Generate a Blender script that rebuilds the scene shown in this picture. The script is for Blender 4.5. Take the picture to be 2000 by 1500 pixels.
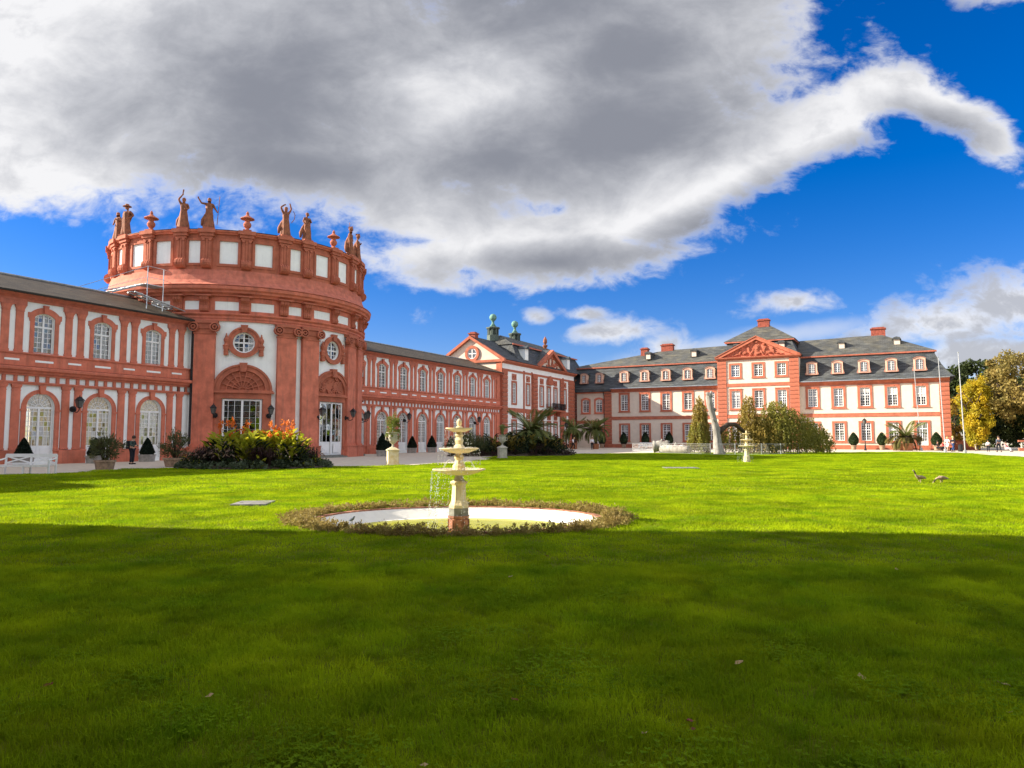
import bpy, bmesh, math, random
import numpy as np
from mathutils import Vector, Matrix
from mathutils.geometry import tessellate_polygon
R_ = math.radians
random.seed(7); rng = np.random.default_rng(7)
S = bpy.context.scene
for o in list(bpy.data.objects): bpy.data.objects.remove(o)
COL = S.collection
# ------------------------------------------------------------------ camera
cam = bpy.data.cameras.new('camera'); co = bpy.data.objects.new('camera', cam); COL.objects.link(co)
cam.sensor_width = 36.0; cam.lens = 36.0 * 1387 / 2000
co.location = (0, 0, 1.65); co.rotation_euler = (R_(90 + 4.33), 0, 0)
cam.clip_start = 0.1; cam.clip_end = 5000
S.camera = co
# ------------------------------------------------------------------ light
SUN_EL = 26.0; SUN_H = (-0.9978, 0.067)
sun = bpy.data.lights.new('sun', 'SUN'); so = bpy.data.objects.new('sun', sun); COL.objects.link(so)
sun.energy = 5.0; sun.angle = R_(0.5); sun.color = (1.0, 0.90, 0.74)
ce = math.cos(R_(SUN_EL))
so.rotation_euler = Vector((-SUN_H[0] * ce, -SUN_H[1] * ce, -math.sin(R_(SUN_EL)))).to_track_quat('-Z', 'Y').to_euler()
S.view_settings.view_transform = 'Standard'; S.view_settings.look = 'None'
S.view_settings.exposure = 1.45; S.view_settings.gamma = 1.0; S.view_settings.use_curve_mapping = False
S.render.engine = 'CYCLES'
S.cycles.max_bounces = 6; S.cycles.transparent_max_bounces = 12
# ------------------------------------------------------------------ sky
W = bpy.data.worlds.new('World'); S.world = W; W.use_nodes = True
def build_sky():
    nt = W.node_tree; N = nt.nodes; L = nt.links; N.clear()
    def m(op, a, b=None, c=None, clamp=False):
        n = N.new('ShaderNodeMath'); n.operation = op; n.use_clamp = clamp
        for i, x in enumerate((a, b, c)):
            if x is None: continue
            if isinstance(x, (int, float)): n.inputs[i].default_value = x
            else: L.new(x, n.inputs[i])
        return n.outputs[0]
    def smooth(x, lo, hi):
        n = N.new('ShaderNodeMapRange'); n.interpolation_type = 'SMOOTHSTEP'
        L.new(x, n.inputs[0]); n.inputs[1].default_value = lo; n.inputs[2].default_value = hi
        return n.outputs[0]
    sky = N.new('ShaderNodeTexSky'); sky.sky_type = 'NISHITA'; sky.sun_disc = False
    sky.sun_elevation = R_(SUN_EL); sky.sun_rotation = math.atan2(SUN_H[0], SUN_H[1]) % (2 * math.pi)
    sky.air_density = 1.0; sky.dust_density = 0.25; sky.ozone_density = 4.0
    hs = N.new('ShaderNodeHueSaturation'); hs.inputs['Saturation'].default_value = 1.42; hs.inputs['Value'].default_value = 0.74
    hs.inputs['Hue'].default_value = 0.507
    L.new(sky.outputs[0], hs.inputs['Color'])
    tc = N.new('ShaderNodeTexCoord'); sp = N.new('ShaderNodeSeparateXYZ'); L.new(tc.outputs['Generated'], sp.inputs[0])
    X, Y, Z = sp.outputs
    ys = m('MAXIMUM', Y, 0.06)
    u = m('DIVIDE', X, ys); v = m('DIVIDE', Z, ys)
    cv = N.new('ShaderNodeCombineXYZ'); L.new(u, cv.inputs[0]); L.new(m('MULTIPLY', v, 1.5), cv.inputs[1])
    def noise(vec, scale, det, rough, dist=0.0, off=0.0):
        n = N.new('ShaderNodeTexNoise'); n.inputs['Scale'].default_value = scale; n.inputs['Detail'].default_value = det
        n.inputs['Roughness'].default_value = rough; n.inputs['Distortion'].default_value = dist
        mp = N.new('ShaderNodeMapping'); mp.inputs['Location'].default_value = (off, off * .7, off * .3)
        L.new(vec, mp.inputs[0]); L.new(mp.outputs[0], n.inputs['Vector'])
        return n.outputs['Fac']
    n1 = noise(cv.outputs[0], 2.6, 8, 0.56, 0.25, 3.1)
    n2 = noise(cv.outputs[0], 8.0, 7, 0.60, 0.35, 9.4)
    n4 = noise(cv.outputs[0], 20.0, 5, 0.62, 0.4, 2.2)
    nz = m('ADD', m('MULTIPLY', m('SUBTRACT', n1, 0.5), 2.0), m('MULTIPLY', m('SUBTRACT', n2, 0.5), 1.5))
    nf = m('ADD', m('MULTIPLY', m('SUBTRACT', n2, 0.5), 2.2), m('MULTIPLY', m('SUBTRACT', n4, 0.5), 1.5))
    cuv = N.new('ShaderNodeCombineXYZ'); L.new(u, cuv.inputs[0]); L.new(v, cuv.inputs[1])
    def blob(cu, cv_, ru, rv, rot):
        mp = N.new('ShaderNodeMapping'); mp.vector_type = 'TEXTURE'; mp.inputs['Location'].default_value = (cu, cv_, 0); mp.inputs['Rotation'].default_value = (0, 0, rot); mp.inputs['Scale'].default_value = (ru, rv, 1)
        L.new(cuv.outputs[0], mp.inputs[0]); vl = N.new('ShaderNodeVectorMath'); vl.operation = 'LENGTH'; L.new(mp.outputs[0], vl.inputs[0])
        return m('SUBTRACT', 1.0, vl.outputs['Value'])
    def union(bl):
        f = None
        for b in bl:
            x = blob(*b[:5])
            if len(b) > 5: x = m('MULTIPLY', x, b[5])
            if f is None: f = x
            else:
                n = N.new('ShaderNodeMath'); n.operation = 'SMOOTH_MAX'; L.new(f, n.inputs[0]); L.new(x, n.inputs[1]); n.inputs[2].default_value = 0.12; f = n.outputs[0]
        return f
    # cloud banks by direction (u = x/y, v = z/y of the view direction; rotation in radians)
    big = union([(-0.46, 0.58, 0.62, 0.25, -0.05), (0.02, 0.50, 0.42, 0.24, 0.0), (-0.55, 0.80, 0.9, 0.35, 0), (0.17, 0.63, 0.29, 0.24, 0.1), (0.3, 1.15, .5, .3, 0.1),
                 (0.26, 0.37, 0.34, 0.075, 0.44), (0.45, 0.455, 0.12, 0.052, 0.5), (0.53, 0.50, 0.10, 0.04, 0.2, .9), (0.62, 0.485, 0.09, 0.036, -0.35, .75), (0.70, 0.43, 0.06, 0.035, -0.9, .5), (0.03, 0.275, 0.24, 0.065, 0.05), (-0.12, .33, .16, .07, -.3), (-0.7, 0.42, 0.28, 0.11, 0.0), (-0.26, 0.40, 0.3, 0.085, -0.15)])
    small = union([(0.405, 0.194, 0.085, 0.022, 0.05, .8), (0.62, 0.165, 0.17, 0.042, 0.1), (0.74, 0.19, 0.14, 0.06, 0.0), (0.14, 0.15, 0.085, 0.026, 0.05), (0.215, 0.125, 0.07, 0.03, 0.0, .8),
                   (0.035, 0.172, 0.028, 0.014, 0.0, .7), (0.105, 0.175, 0.045, 0.013, 0.0, .7), (0.72, 0.66, 0.11, 0.03, 0.0, .8), (0.66, 0.115, 0.14, 0.035, 0.0), (0.9, 0.25, .14, .05, 0.)])
    cvg = N.new('ShaderNodeMapping'); cvg.inputs['Scale'].default_value = (1, 1, 2.2); L.new(tc.outputs['Generated'], cvg.inputs[0])
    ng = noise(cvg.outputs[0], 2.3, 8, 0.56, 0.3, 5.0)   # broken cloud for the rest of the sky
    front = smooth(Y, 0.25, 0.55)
    fb = m('ADD', big, m('MULTIPLY', nz, 0.40))
    fs = m('ADD', small, m('MULTIPLY', nf, 0.8))
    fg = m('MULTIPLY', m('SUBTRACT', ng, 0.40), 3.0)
    wisp = m('ADD', m('MULTIPLY', m('SUBTRACT', n4, .5), .75), m('MULTIPLY', m('SUBTRACT', n2, .5), .5))
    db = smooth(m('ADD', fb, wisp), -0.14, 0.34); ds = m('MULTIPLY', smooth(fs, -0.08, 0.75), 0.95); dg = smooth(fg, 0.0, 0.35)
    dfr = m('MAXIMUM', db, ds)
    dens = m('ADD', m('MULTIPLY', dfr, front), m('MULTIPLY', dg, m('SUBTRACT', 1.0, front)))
    st = m('MULTIPLY', smooth(m('ADD', blob(0.33, 0.135, 0.33, 0.022, 0.16), m('MULTIPLY', m('SUBTRACT', n2, .5), 1.2)), 0.0, 0.9), 0.5)
    dens = m('MAXIMUM', dens, m('MULTIPLY', st, front))
    # thick parts of the bank are grey, thin parts and tops are white
    dark = union([(-0.36, 0.50, 0.34, 0.20, -0.1), (0.12, 0.44, 0.40, 0.13, 0.34), (0.0, 0.66, 0.5, 0.20, 0.0), (-0.30, 0.39, 0.34, 0.07, -0.12), (0.16, 0.56, .22, .14, .3), (-.02, .40, .3, .10, .1), (0.36, .345, .32, .045, .42, .95), (.05, .25, .22, .04, .05, .9), (.62, .45, .12, .04, -.3, .8)])
    dkn = m('ADD', m('MULTIPLY', m('SUBTRACT', n1, .5), 1.3), m('ADD', m('MULTIPLY', m('SUBTRACT', n2, .5), .8), m('MULTIPLY', m('SUBTRACT', n4, .5), .25)))
    dk = smooth(m('ADD', dark, m('MULTIPLY', dkn, 1.1)), -0.60, 1.0)
    und = m('MULTIPLY', smooth(m('ADD', m('MULTIPLY', nf, .8), m('SUBTRACT', fs, .1)), -0.2, 0.9), 0.62)
    dk = m('MAXIMUM', m('MULTIPLY', dk, db), m('MULTIPLY', und, m('SUBTRACT', 1.0, db)))
    lump = m('MULTIPLY', smooth(m('ADD', m('MULTIPLY', nz, .7), m('MULTIPLY', nf, .5)), -.5, .6), .50)
    dk = m('MAXIMUM', dk, m('MULTIPLY', lump, db))
    dk = m('MAXIMUM', dk, .22)
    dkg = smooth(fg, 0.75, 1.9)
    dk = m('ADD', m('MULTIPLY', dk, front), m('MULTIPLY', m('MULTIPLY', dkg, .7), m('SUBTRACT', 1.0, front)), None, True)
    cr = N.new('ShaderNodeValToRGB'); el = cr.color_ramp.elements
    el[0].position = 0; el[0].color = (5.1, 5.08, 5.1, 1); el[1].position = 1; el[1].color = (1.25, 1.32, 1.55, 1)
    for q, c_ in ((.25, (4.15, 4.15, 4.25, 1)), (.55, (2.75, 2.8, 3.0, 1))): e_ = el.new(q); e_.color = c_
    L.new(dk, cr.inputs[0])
    tint = N.new('ShaderNodeMixRGB'); tint.blend_type = 'MULTIPLY'; tint.inputs[0].default_value = 1; tint.inputs[2].default_value = (.90, .80, 1.02, 1); L.new(hs.outputs[0], tint.inputs[1]); hs = tint
    mx = N.new('ShaderNodeMixRGB'); L.new(dens, mx.inputs[0]); L.new(hs.outputs[0], mx.inputs[1]); vb = N.new('ShaderNodeVectorMath'); vb.operation = 'SCALE'; L.new(cr.outputs[0], vb.inputs[0]); L.new(m('MULTIPLY_ADD', front, -.22, 1.22), vb.inputs['Scale']); L.new(vb.outputs[0], mx.inputs[2])  # clouds out of view made brighter than those in view, as added fill
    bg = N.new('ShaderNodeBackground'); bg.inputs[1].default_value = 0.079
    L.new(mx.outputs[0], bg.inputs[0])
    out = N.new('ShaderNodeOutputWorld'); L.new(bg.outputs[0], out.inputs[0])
build_sky()
W.cycles.sampling_method = 'MANUAL'; W.cycles.sample_map_resolution = 512
# ------------------------------------------------------------------ materials
M = {}
def mat(name, col, rough=0.8, var=0.12, vs=3.0, bump=0.0, bs=40.0, spec=0.3, dirt=0.0, col2=None, transl=0.0, metal=0.0, rand=0.0, coord='Object', stretch=(1, 1, 1)):
    ma = bpy.data.materials.new(name); ma.use_nodes = True; nt = ma.node_tree; N = nt.nodes; L = nt.links
    b = N['Principled BSDF']; b.inputs['Roughness'].default_value = rough; b.inputs['Specular IOR Level'].default_value = spec; b.inputs['Metallic'].default_value = metal
    tc = N.new('ShaderNodeTexCoord'); mp = N.new('ShaderNodeMapping'); mp.inputs['Scale'].default_value = stretch
    if coord == 'World':
        ge = N.new('ShaderNodeNewGeometry'); L.new(ge.outputs['Position'], mp.inputs[0])
    else: L.new(tc.outputs[coord], mp.inputs[0])
    no = N.new('ShaderNodeTexNoise'); no.inputs['Scale'].default_value = vs; no.inputs['Detail'].default_value = 6; no.inputs['Roughness'].default_value = .6
    L.new(mp.outputs[0], no.inputs['Vector'])
    c2 = col2 if col2 else tuple(max(0, c * (1 - 2.2 * var)) for c in col)
    c1 = col if col2 else tuple(min(1, c * (1 + var)) for c in col)
    mx = N.new('ShaderNodeMixRGB'); mx.inputs[1].default_value = (*c1, 1); mx.inputs[2].default_value = (*c2, 1)
    mr = N.new('ShaderNodeMapRange'); mr.inputs[1].default_value = .32; mr.inputs[2].default_value = .68; L.new(no.outputs['Fac'], mr.inputs[0]); L.new(mr.outputs[0], mx.inputs[0])
    last = mx.outputs[0]
    if dirt:
        n2 = N.new('ShaderNodeTexNoise'); n2.inputs['Scale'].default_value = 1.1; n2.inputs['Detail'].default_value = 8; n2.inputs['Roughness'].default_value = .7
        m2 = N.new('ShaderNodeMapping'); m2.inputs['Scale'].default_value = (3.4, 3.4, .30); L.new(tc.outputs['Object'], m2.inputs[0]); L.new(m2.outputs[0], n2.inputs['Vector'])
        r2 = N.new('ShaderNodeMapRange'); r2.inputs[1].default_value = .5; r2.inputs[2].default_value = .78; r2.inputs[4].default_value = dirt; L.new(n2.outputs['Fac'], r2.inputs[0])
        d = N.new('ShaderNodeMixRGB'); d.inputs[2].default_value = (.10, .085, .07, 1); L.new(r2.outputs[0], d.inputs[0]); L.new(last, d.inputs[1]); last = d.outputs[0]
    if rand:
        oi = N.new('ShaderNodeObjectInfo'); hv = N.new('ShaderNodeHueSaturation'); r3 = N.new('ShaderNodeMapRange'); r3.inputs[3].default_value = 1 - rand; r3.inputs[4].default_value = 1 + rand
        L.new(oi.outputs['Random'], r3.inputs[0]); L.new(r3.outputs[0], hv.inputs['Value']); L.new(last, hv.inputs['Color']); last = hv.outputs[0]
    L.new(last, b.inputs['Base Color'])
    if bump:
        nb = N.new('ShaderNodeTexNoise'); nb.inputs['Scale'].default_value = bs; nb.inputs['Detail'].default_value = 5; L.new(mp.outputs[0], nb.inputs['Vector'])
        bp = N.new('ShaderNodeBump'); bp.inputs['Strength'].default_value = bump; bp.inputs['Distance'].default_value = .02; L.new(nb.outputs['Fac'], bp.inputs['Height']); L.new(bp.outputs[0], b.inputs['Normal'])
    if transl:
        t = N.new('ShaderNodeBsdfTranslucent'); L.new(last, t.inputs[0]); ms = N.new('ShaderNodeMixShader'); ms.inputs[0].default_value = transl
        L.new(b.outputs[0], ms.inputs[1]); L.new(t.outputs[0], ms.inputs[2]); L.new(ms.outputs[0], N['Material Output'].inputs[0])
    M[name] = ma; return ma
mat('red', (.62, .19, .118), .85, .12, 1.6, .25, 30, .2, dirt=.52)
mat('red2', (.55, .175, .115), .85, .12, 2.5, .2, 30, .2, dirt=.45)
mat('red3', (.46, .145, .086), .85, .12, 1.6, .2, 30, .2, dirt=.35)
mat('white', (.86, .89, .87), .9, .03, 1.5, .10, 50, .2, dirt=.14)
mat('cream', (.68, .575, .475), .9, .04, 1.5, .10, 50, .2, dirt=.08)
mat('paint', (.80, .80, .79), .45, .03, 4)
mat('dark', (.018, .018, .02), .45, .1, 8)
mat('copper', (.17, .33, .27), .7, .2, 3, col2=(.07, .16, .14))
mat('coppdark', (.10, .13, .11), .7, .2, 5)
mat('stone', (.50, .47, .38), .85, .15, 3, .3, 25, dirt=.4)
mat('cstone', (.74, .67, .48), .75, .12, 4, .4, 22, dirt=.45, col2=(.60, .47, .22))
mat('greystone', (.22, .22, .19), .85, .2, 6, .3, 30, dirt=.3)
mat('lead', (.30, .32, .33), .5, .2, 4)
mat('statue', (.36, .13, .065), .8, .3, 4, .4, 25, col2=(.13, .055, .032))
mat('terracotta', (.42, .17, .08), .8, .2, 5, .2, 30)
mat('pot', (.36, .25, .17), .85, .2, 5, .2, 30, dirt=.3)
mat('trough', (.34, .32, .29), .9, .15, 5, .3, 30, dirt=.3)
mat('chimney', (.30, .075, .048), .85, .2, 4, .3, 20)
mat('bark', (.40, .38, .34), .9, .25, 2.2, 1.0, 9, dirt=.9, stretch=(1, 1, .4), col2=(.17, .155, .135))
mat('darkbark', (.07, .05, .035), .9, .3, 6, .8, 12)
mat('wood', (.55, .42, .30), .85, .3, 4, .6, 15)
mat('galv', (.52, .54, .55), .4, .1, 6, metal=.6)
mat('gravel', (.60, .53, .43), .95, .10, 2.2, .5, 60, coord='World', col2=(.46, .40, .32))
mat('slab', (.23, .225, .21), .9, .2, 4, .4, 30, dirt=.3)
mat('poolwhite', (.80, .78, .72), .6, .05, 2.5, .1, 30, dirt=.12)
mat('brickcurb', (.36, .16, .10), .9, .25, 9, .3, 30, dirt=.3)
mat('skin', (.55, .32, .22), .6, .05); mat('hair', (.05, .03, .02), .6, .1); mat('blond', (.55, .38, .16), .6, .1)
mat('cl_white', (.78, .78, .80), .9, .05); mat('cl_dark', (.015, .017, .025), .9, .2); mat('cl_blue', (.03, .06, .16), .9, .2); mat('cl_red', (.55, .05, .06), .9, .1)
mat('cl_grey', (.10, .12, .16), .9, .2); mat('cl_pink', (.75, .30, .32), .9, .1); mat('straw', (.62, .50, .28), .9, .15); mat('cl_beige', (.55, .47, .36), .9, .1); mat('cl_green', (.04, .07, .06), .9, .1)
mat('algae', (.62, .58, .10), .8, .2, 2.2, .1, 30, col2=(.40, .45, .08))
mat('lampglass', (.10, .10, .095), .35, .1, 5)
mat('dark_interior', (.045, .032, .026), .9, .2, 2)  # near-black colour standing in for the shade inside the rooms
mat('goose', (.42, .33, .24), .8, .2, 14, col2=(.30, .20, .13)); mat('goosedark', (.05, .035, .025), .8, .2, 14); mat('goosepale', (.62, .58, .50), .8, .1, 14)
def leafmat(n, a, b, tr=.35, sc=1.6, rand=0.0): mat(n, a, .55, .2, sc, col2=b, transl=tr, spec=.25, coord='World', rand=rand)
leafmat('lf_yew', (.012, .026, .012), (.006, .013, .007), .1, 6)
leafmat('lf_box', (.035, .065, .018), (.018, .036, .010), .15, 5)
leafmat('lf_oleander', (.075, .11, .045), (.13, .12, .04), .3, 2.2)
leafmat('lf_canna', (.52, .46, .03), (.20, .27, .02), .5, 2.5)
leafmat('lf_dark', (.035, .055, .018), (.016, .025, .012), .3, 3)
leafmat('lf_purple', (.055, .022, .022), (.03, .016, .014), .3, 3)
leafmat('lf_plume', (.34, .24, .17), (.22, .14, .10), .4, 3)
leafmat('lf_silver', (.14, .17, .11), (.07, .10, .05), .3, 3)
leafmat('fl_orange', (.75, .13, .02), (.62, .22, .03), .4, 3)
leafmat('lf_pool', (.36, .30, .085), (.22, .15, .05), .4, 3)
leafmat('lf_palm', (.12, .18, .05), (.26, .26, .08), .3, 1.5)
leafmat('lf_palmdry', (.20, .16, .05), (.09, .10, .03), .3, 1.5)
leafmat('lf_weep', (.33, .30, .05), (.16, .165, .035), .45, 1.1)
leafmat('lf_weep2', (.38, .27, .055), (.21, .175, .04), .45, 1.1)
leafmat('lf_tree', (.28, .26, .05), (.13, .145, .03), .4, .9)
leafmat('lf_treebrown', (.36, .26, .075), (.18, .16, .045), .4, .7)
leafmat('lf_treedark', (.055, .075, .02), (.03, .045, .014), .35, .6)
leafmat('lf_yellow', (.62, .42, .02), (.38, .36, .03), .5, .5)
leafmat('lf_amber', (.42, .22, .02), (.24, .19, .03), .45, .5)
leafmat('lf_urn', (.24, .26, .04), (.10, .15, .03), .4, 4)
leafmat('lf_fallen', (.72, .52, .30), (.55, .33, .17), .2, 20); leafmat('lf_fallenred', (.28, .05, .03), (.18, .05, .03), .2, 20)
mat('grass', (.405, .50, .007), .7, .2, .9, col2=(.15, .275, .004), transl=.5, spec=.06, coord='World', rand=.25)
mat('clover', (.20, .31, .015), .9, .2, 3, col2=(.12, .22, .01), transl=.35, spec=.0, coord='World', rand=.2)
mat('daisy', (.8, .8, .74), .8, .05)
mat('dormertrim', (.40, .19, .14), .85, .08, 2)
mat('pinkish', (.66, .44, .33), .85, .08, 2, dirt=.15)
mat('blind', (.50, .49, .46), .9, .05)
def roofmat(name, c1, c2, rw, rh, moss):
    ma = bpy.data.materials.new(name); ma.use_nodes = True; nt = ma.node_tree; N = nt.nodes; L = nt.links; b = N['Principled BSDF']
    b.inputs['Roughness'].default_value = .62; b.inputs['Specular IOR Level'].default_value = .25
    tc = N.new('ShaderNodeTexCoord'); sp = N.new('ShaderNodeSeparateXYZ'); L.new(tc.outputs['Object'], sp.inputs[0])
    ad = N.new('ShaderNodeMath'); ad.operation = 'ADD'; L.new(sp.outputs[1], ad.inputs[0]); L.new(sp.outputs[2], ad.inputs[1])
    cx = N.new('ShaderNodeCombineXYZ'); L.new(sp.outputs[0], cx.inputs[0]); L.new(ad.outputs[0], cx.inputs[1])
    br = N.new('ShaderNodeTexBrick'); br.inputs['Scale'].default_value = 1; br.inputs['Brick Width'].default_value = rw; br.inputs['Row Height'].default_value = rh; br.inputs['Mortar Size'].default_value = .018
    br.inputs['Mortar Smooth'].default_value = .2; br.inputs['Bias'].default_value = -.2
    br.inputs['Color1'].default_value = (*c1, 1); br.inputs['Color2'].default_value = (*c2, 1); br.inputs['Mortar'].default_value = (c1[0] * .3, c1[1] * .3, c1[2] * .3, 1)
    L.new(cx.outputs[0], br.inputs['Vector'])
    no = N.new('ShaderNodeTexNoise'); no.inputs['Scale'].default_value = .7; no.inputs['Detail'].default_value = 8; no.inputs['Roughness'].default_value = .65; L.new(tc.outputs['Object'], no.inputs['Vector'])
    mr = N.new('ShaderNodeMapRange'); mr.inputs[1].default_value = .45; mr.inputs[2].default_value = .72; mr.inputs[4].default_value = .6; L.new(no.outputs['Fac'], mr.inputs[0])
    mx = N.new('ShaderNodeMixRGB'); mx.inputs[2].default_value = (*moss, 1); L.new(mr.outputs[0], mx.inputs[0]); L.new(br.outputs['Color'], mx.inputs[1]); L.new(mx.outputs[0], b.inputs['Base Color'])
    sn = N.new('ShaderNodeTexNoise'); sn.inputs['Scale'].default_value = 1.0; sn.inputs['Detail'].default_value = 6; sm_ = N.new('ShaderNodeMapping'); sm_.inputs['Scale'].default_value = (.8, 5, 5); L.new(tc.outputs['Object'], sm_.inputs[0]); L.new(sm_.outputs[0], sn.inputs['Vector'])
    sr_ = N.new('ShaderNodeMapRange'); sr_.inputs[1].default_value = .32; sr_.inputs[2].default_value = .68; sr_.inputs[3].default_value = .5; sr_.inputs[4].default_value = 1.5; L.new(sn.outputs['Fac'], sr_.inputs[0])
    m3 = N.new('ShaderNodeMixRGB'); m3.blend_type = 'MULTIPLY'; m3.inputs[0].default_value = 1; L.new(mx.outputs[0], m3.inputs[1]); L.new(sr_.outputs[0], m3.inputs[2]); L.new(m3.outputs[0], b.inputs['Base Color'])
    bp = N.new('ShaderNodeBump'); bp.inputs['Strength'].default_value = .5; bp.inputs['Distance'].default_value = .03; L.new(br.outputs['Fac'], bp.inputs['Height']); bp.invert = True; L.new(bp.outputs[0], b.inputs['Normal'])
    M[name] = ma
roofmat('tileroof', (.085, .066, .045), (.032, .027, .022), .5, .22, (.095, .072, .042))
roofmat('slate', (.070, .078, .085), (.046, .052, .060), .45, .26, (.095, .095, .080))
roofmat('slateup', (.090, .092, .088), (.060, .063, .064), .45, .26, (.14, .125, .08))
def glassmat(name, tint, refl, opaque):
    ma = bpy.data.materials.new(name); ma.use_nodes = True; nt = ma.node_tree; N = nt.nodes; L = nt.links; N.remove(N['Principled BSDF'])
    g = N.new('ShaderNodeBsdfGlossy'); g.inputs['Roughness'].default_value = .03; g.inputs[0].default_value = (.95, .97, 1, 1)
    if opaque:
        t = N.new('ShaderNodeBsdfDiffuse'); t.inputs[0].default_value = (*tint, 1)
    else:
        t = N.new('ShaderNodeBsdfTransparent'); t.inputs[0].default_value = (*tint, 1)
    no = N.new('ShaderNodeTexNoise'); no.inputs['Scale'].default_value = 1.6; tc = N.new('ShaderNodeTexCoord'); L.new(tc.outputs['Object'], no.inputs['Vector'])
    bp = N.new('ShaderNodeBump'); bp.inputs['Strength'].default_value = .10; bp.inputs['Distance'].default_value = .05; L.new(no.outputs['Fac'], bp.inputs['Height']); L.new(bp.outputs[0], g.inputs['Normal'])
    oi = N.new('ShaderNodeObjectInfo'); wn = N.new('ShaderNodeTexWhiteNoise'); wn.noise_dimensions = '1D'; L.new(oi.outputs['Random'], wn.inputs['W'])
    v1 = N.new('ShaderNodeVectorMath'); v1.operation = 'MULTIPLY_ADD'; v1.inputs[1].default_value = (.09, .09, .12); v1.inputs[2].default_value = (-.045, -.045, -.06); L.new(wn.outputs['Color'], v1.inputs[0])
    v2 = N.new('ShaderNodeVectorMath'); v2.operation = 'ADD'; L.new(bp.outputs[0], v2.inputs[0]); L.new(v1.outputs[0], v2.inputs[1]); v3 = N.new('ShaderNodeVectorMath'); v3.operation = 'NORMALIZE'; L.new(v2.outputs[0], v3.inputs[0]); L.new(v3.outputs[0], g.inputs['Normal'])
    f = N.new('ShaderNodeFresnel'); f.inputs[0].default_value = 1.5
    mm = N.new('ShaderNodeMath'); mm.operation = 'MULTIPLY_ADD'; mm.inputs[1].default_value = 1.3; mm.inputs[2].default_value = refl; mm.use_clamp = True; L.new(f.outputs[0], mm.inputs[0])
    ms = N.new('ShaderNodeMixShader'); L.new(mm.outputs[0], ms.inputs[0]); L.new(t.outputs[0], ms.inputs[1]); L.new(g.outputs[0], ms.inputs[2]); L.new(ms.outputs[0], N['Material Output'].inputs[0])
    M[name] = ma
glassmat('glass', (.88, .91, .90), .03, False)
glassmat('darkglass', (.020, .024, .030), .10, True)
def watermat():
    ma = bpy.data.materials.new('water'); ma.use_nodes = True; nt = ma.node_tree; N = nt.nodes; L = nt.links; N.remove(N['Principled BSDF'])
    t = N.new('ShaderNodeBsdfTransparent'); t.inputs[0].default_value = (.80, .80, .28, 1); g = N.new('ShaderNodeBsdfGlossy'); g.inputs['Roughness'].default_value = .04
    no = N.new('ShaderNodeTexNoise'); no.inputs['Scale'].default_value = 9; no.inputs['Detail'].default_value = 4; tc = N.new('ShaderNodeTexCoord'); L.new(tc.outputs['Object'], no.inputs['Vector'])
    bp = N.new('ShaderNodeBump'); bp.inputs['Strength'].default_value = .35; bp.inputs['Distance'].default_value = .05; L.new(no.outputs['Fac'], bp.inputs['Height']); L.new(bp.outputs[0], g.inputs['Normal'])
    f = N.new('ShaderNodeFresnel'); f.inputs[0].default_value = 1.33; L.new(bp.outputs[0], f.inputs['Normal'])
    fm = N.new('ShaderNodeMath'); fm.operation = 'MULTIPLY'; fm.inputs[1].default_value = .35; L.new(f.outputs[0], fm.inputs[0])
    ms = N.new('ShaderNodeMixShader'); L.new(fm.outputs[0], ms.inputs[0]); L.new(t.outputs[0], ms.inputs[1]); L.new(g.outputs[0], ms.inputs[2]); L.new(ms.outputs[0], N['Material Output'].inputs[0])
    M['water'] = ma
    ma = bpy.data.materials.new('spray'); ma.use_nodes = True; N = ma.node_tree.nodes; L = ma.node_tree.links; b = N['Principled BSDF']
    b.inputs['Base Color'].default_value = (.9, .93, .95, 1); b.inputs['Roughness'].default_value = .1; b.inputs['Transmission Weight'].default_value = .6
    M['spray'] = ma
watermat()
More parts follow.
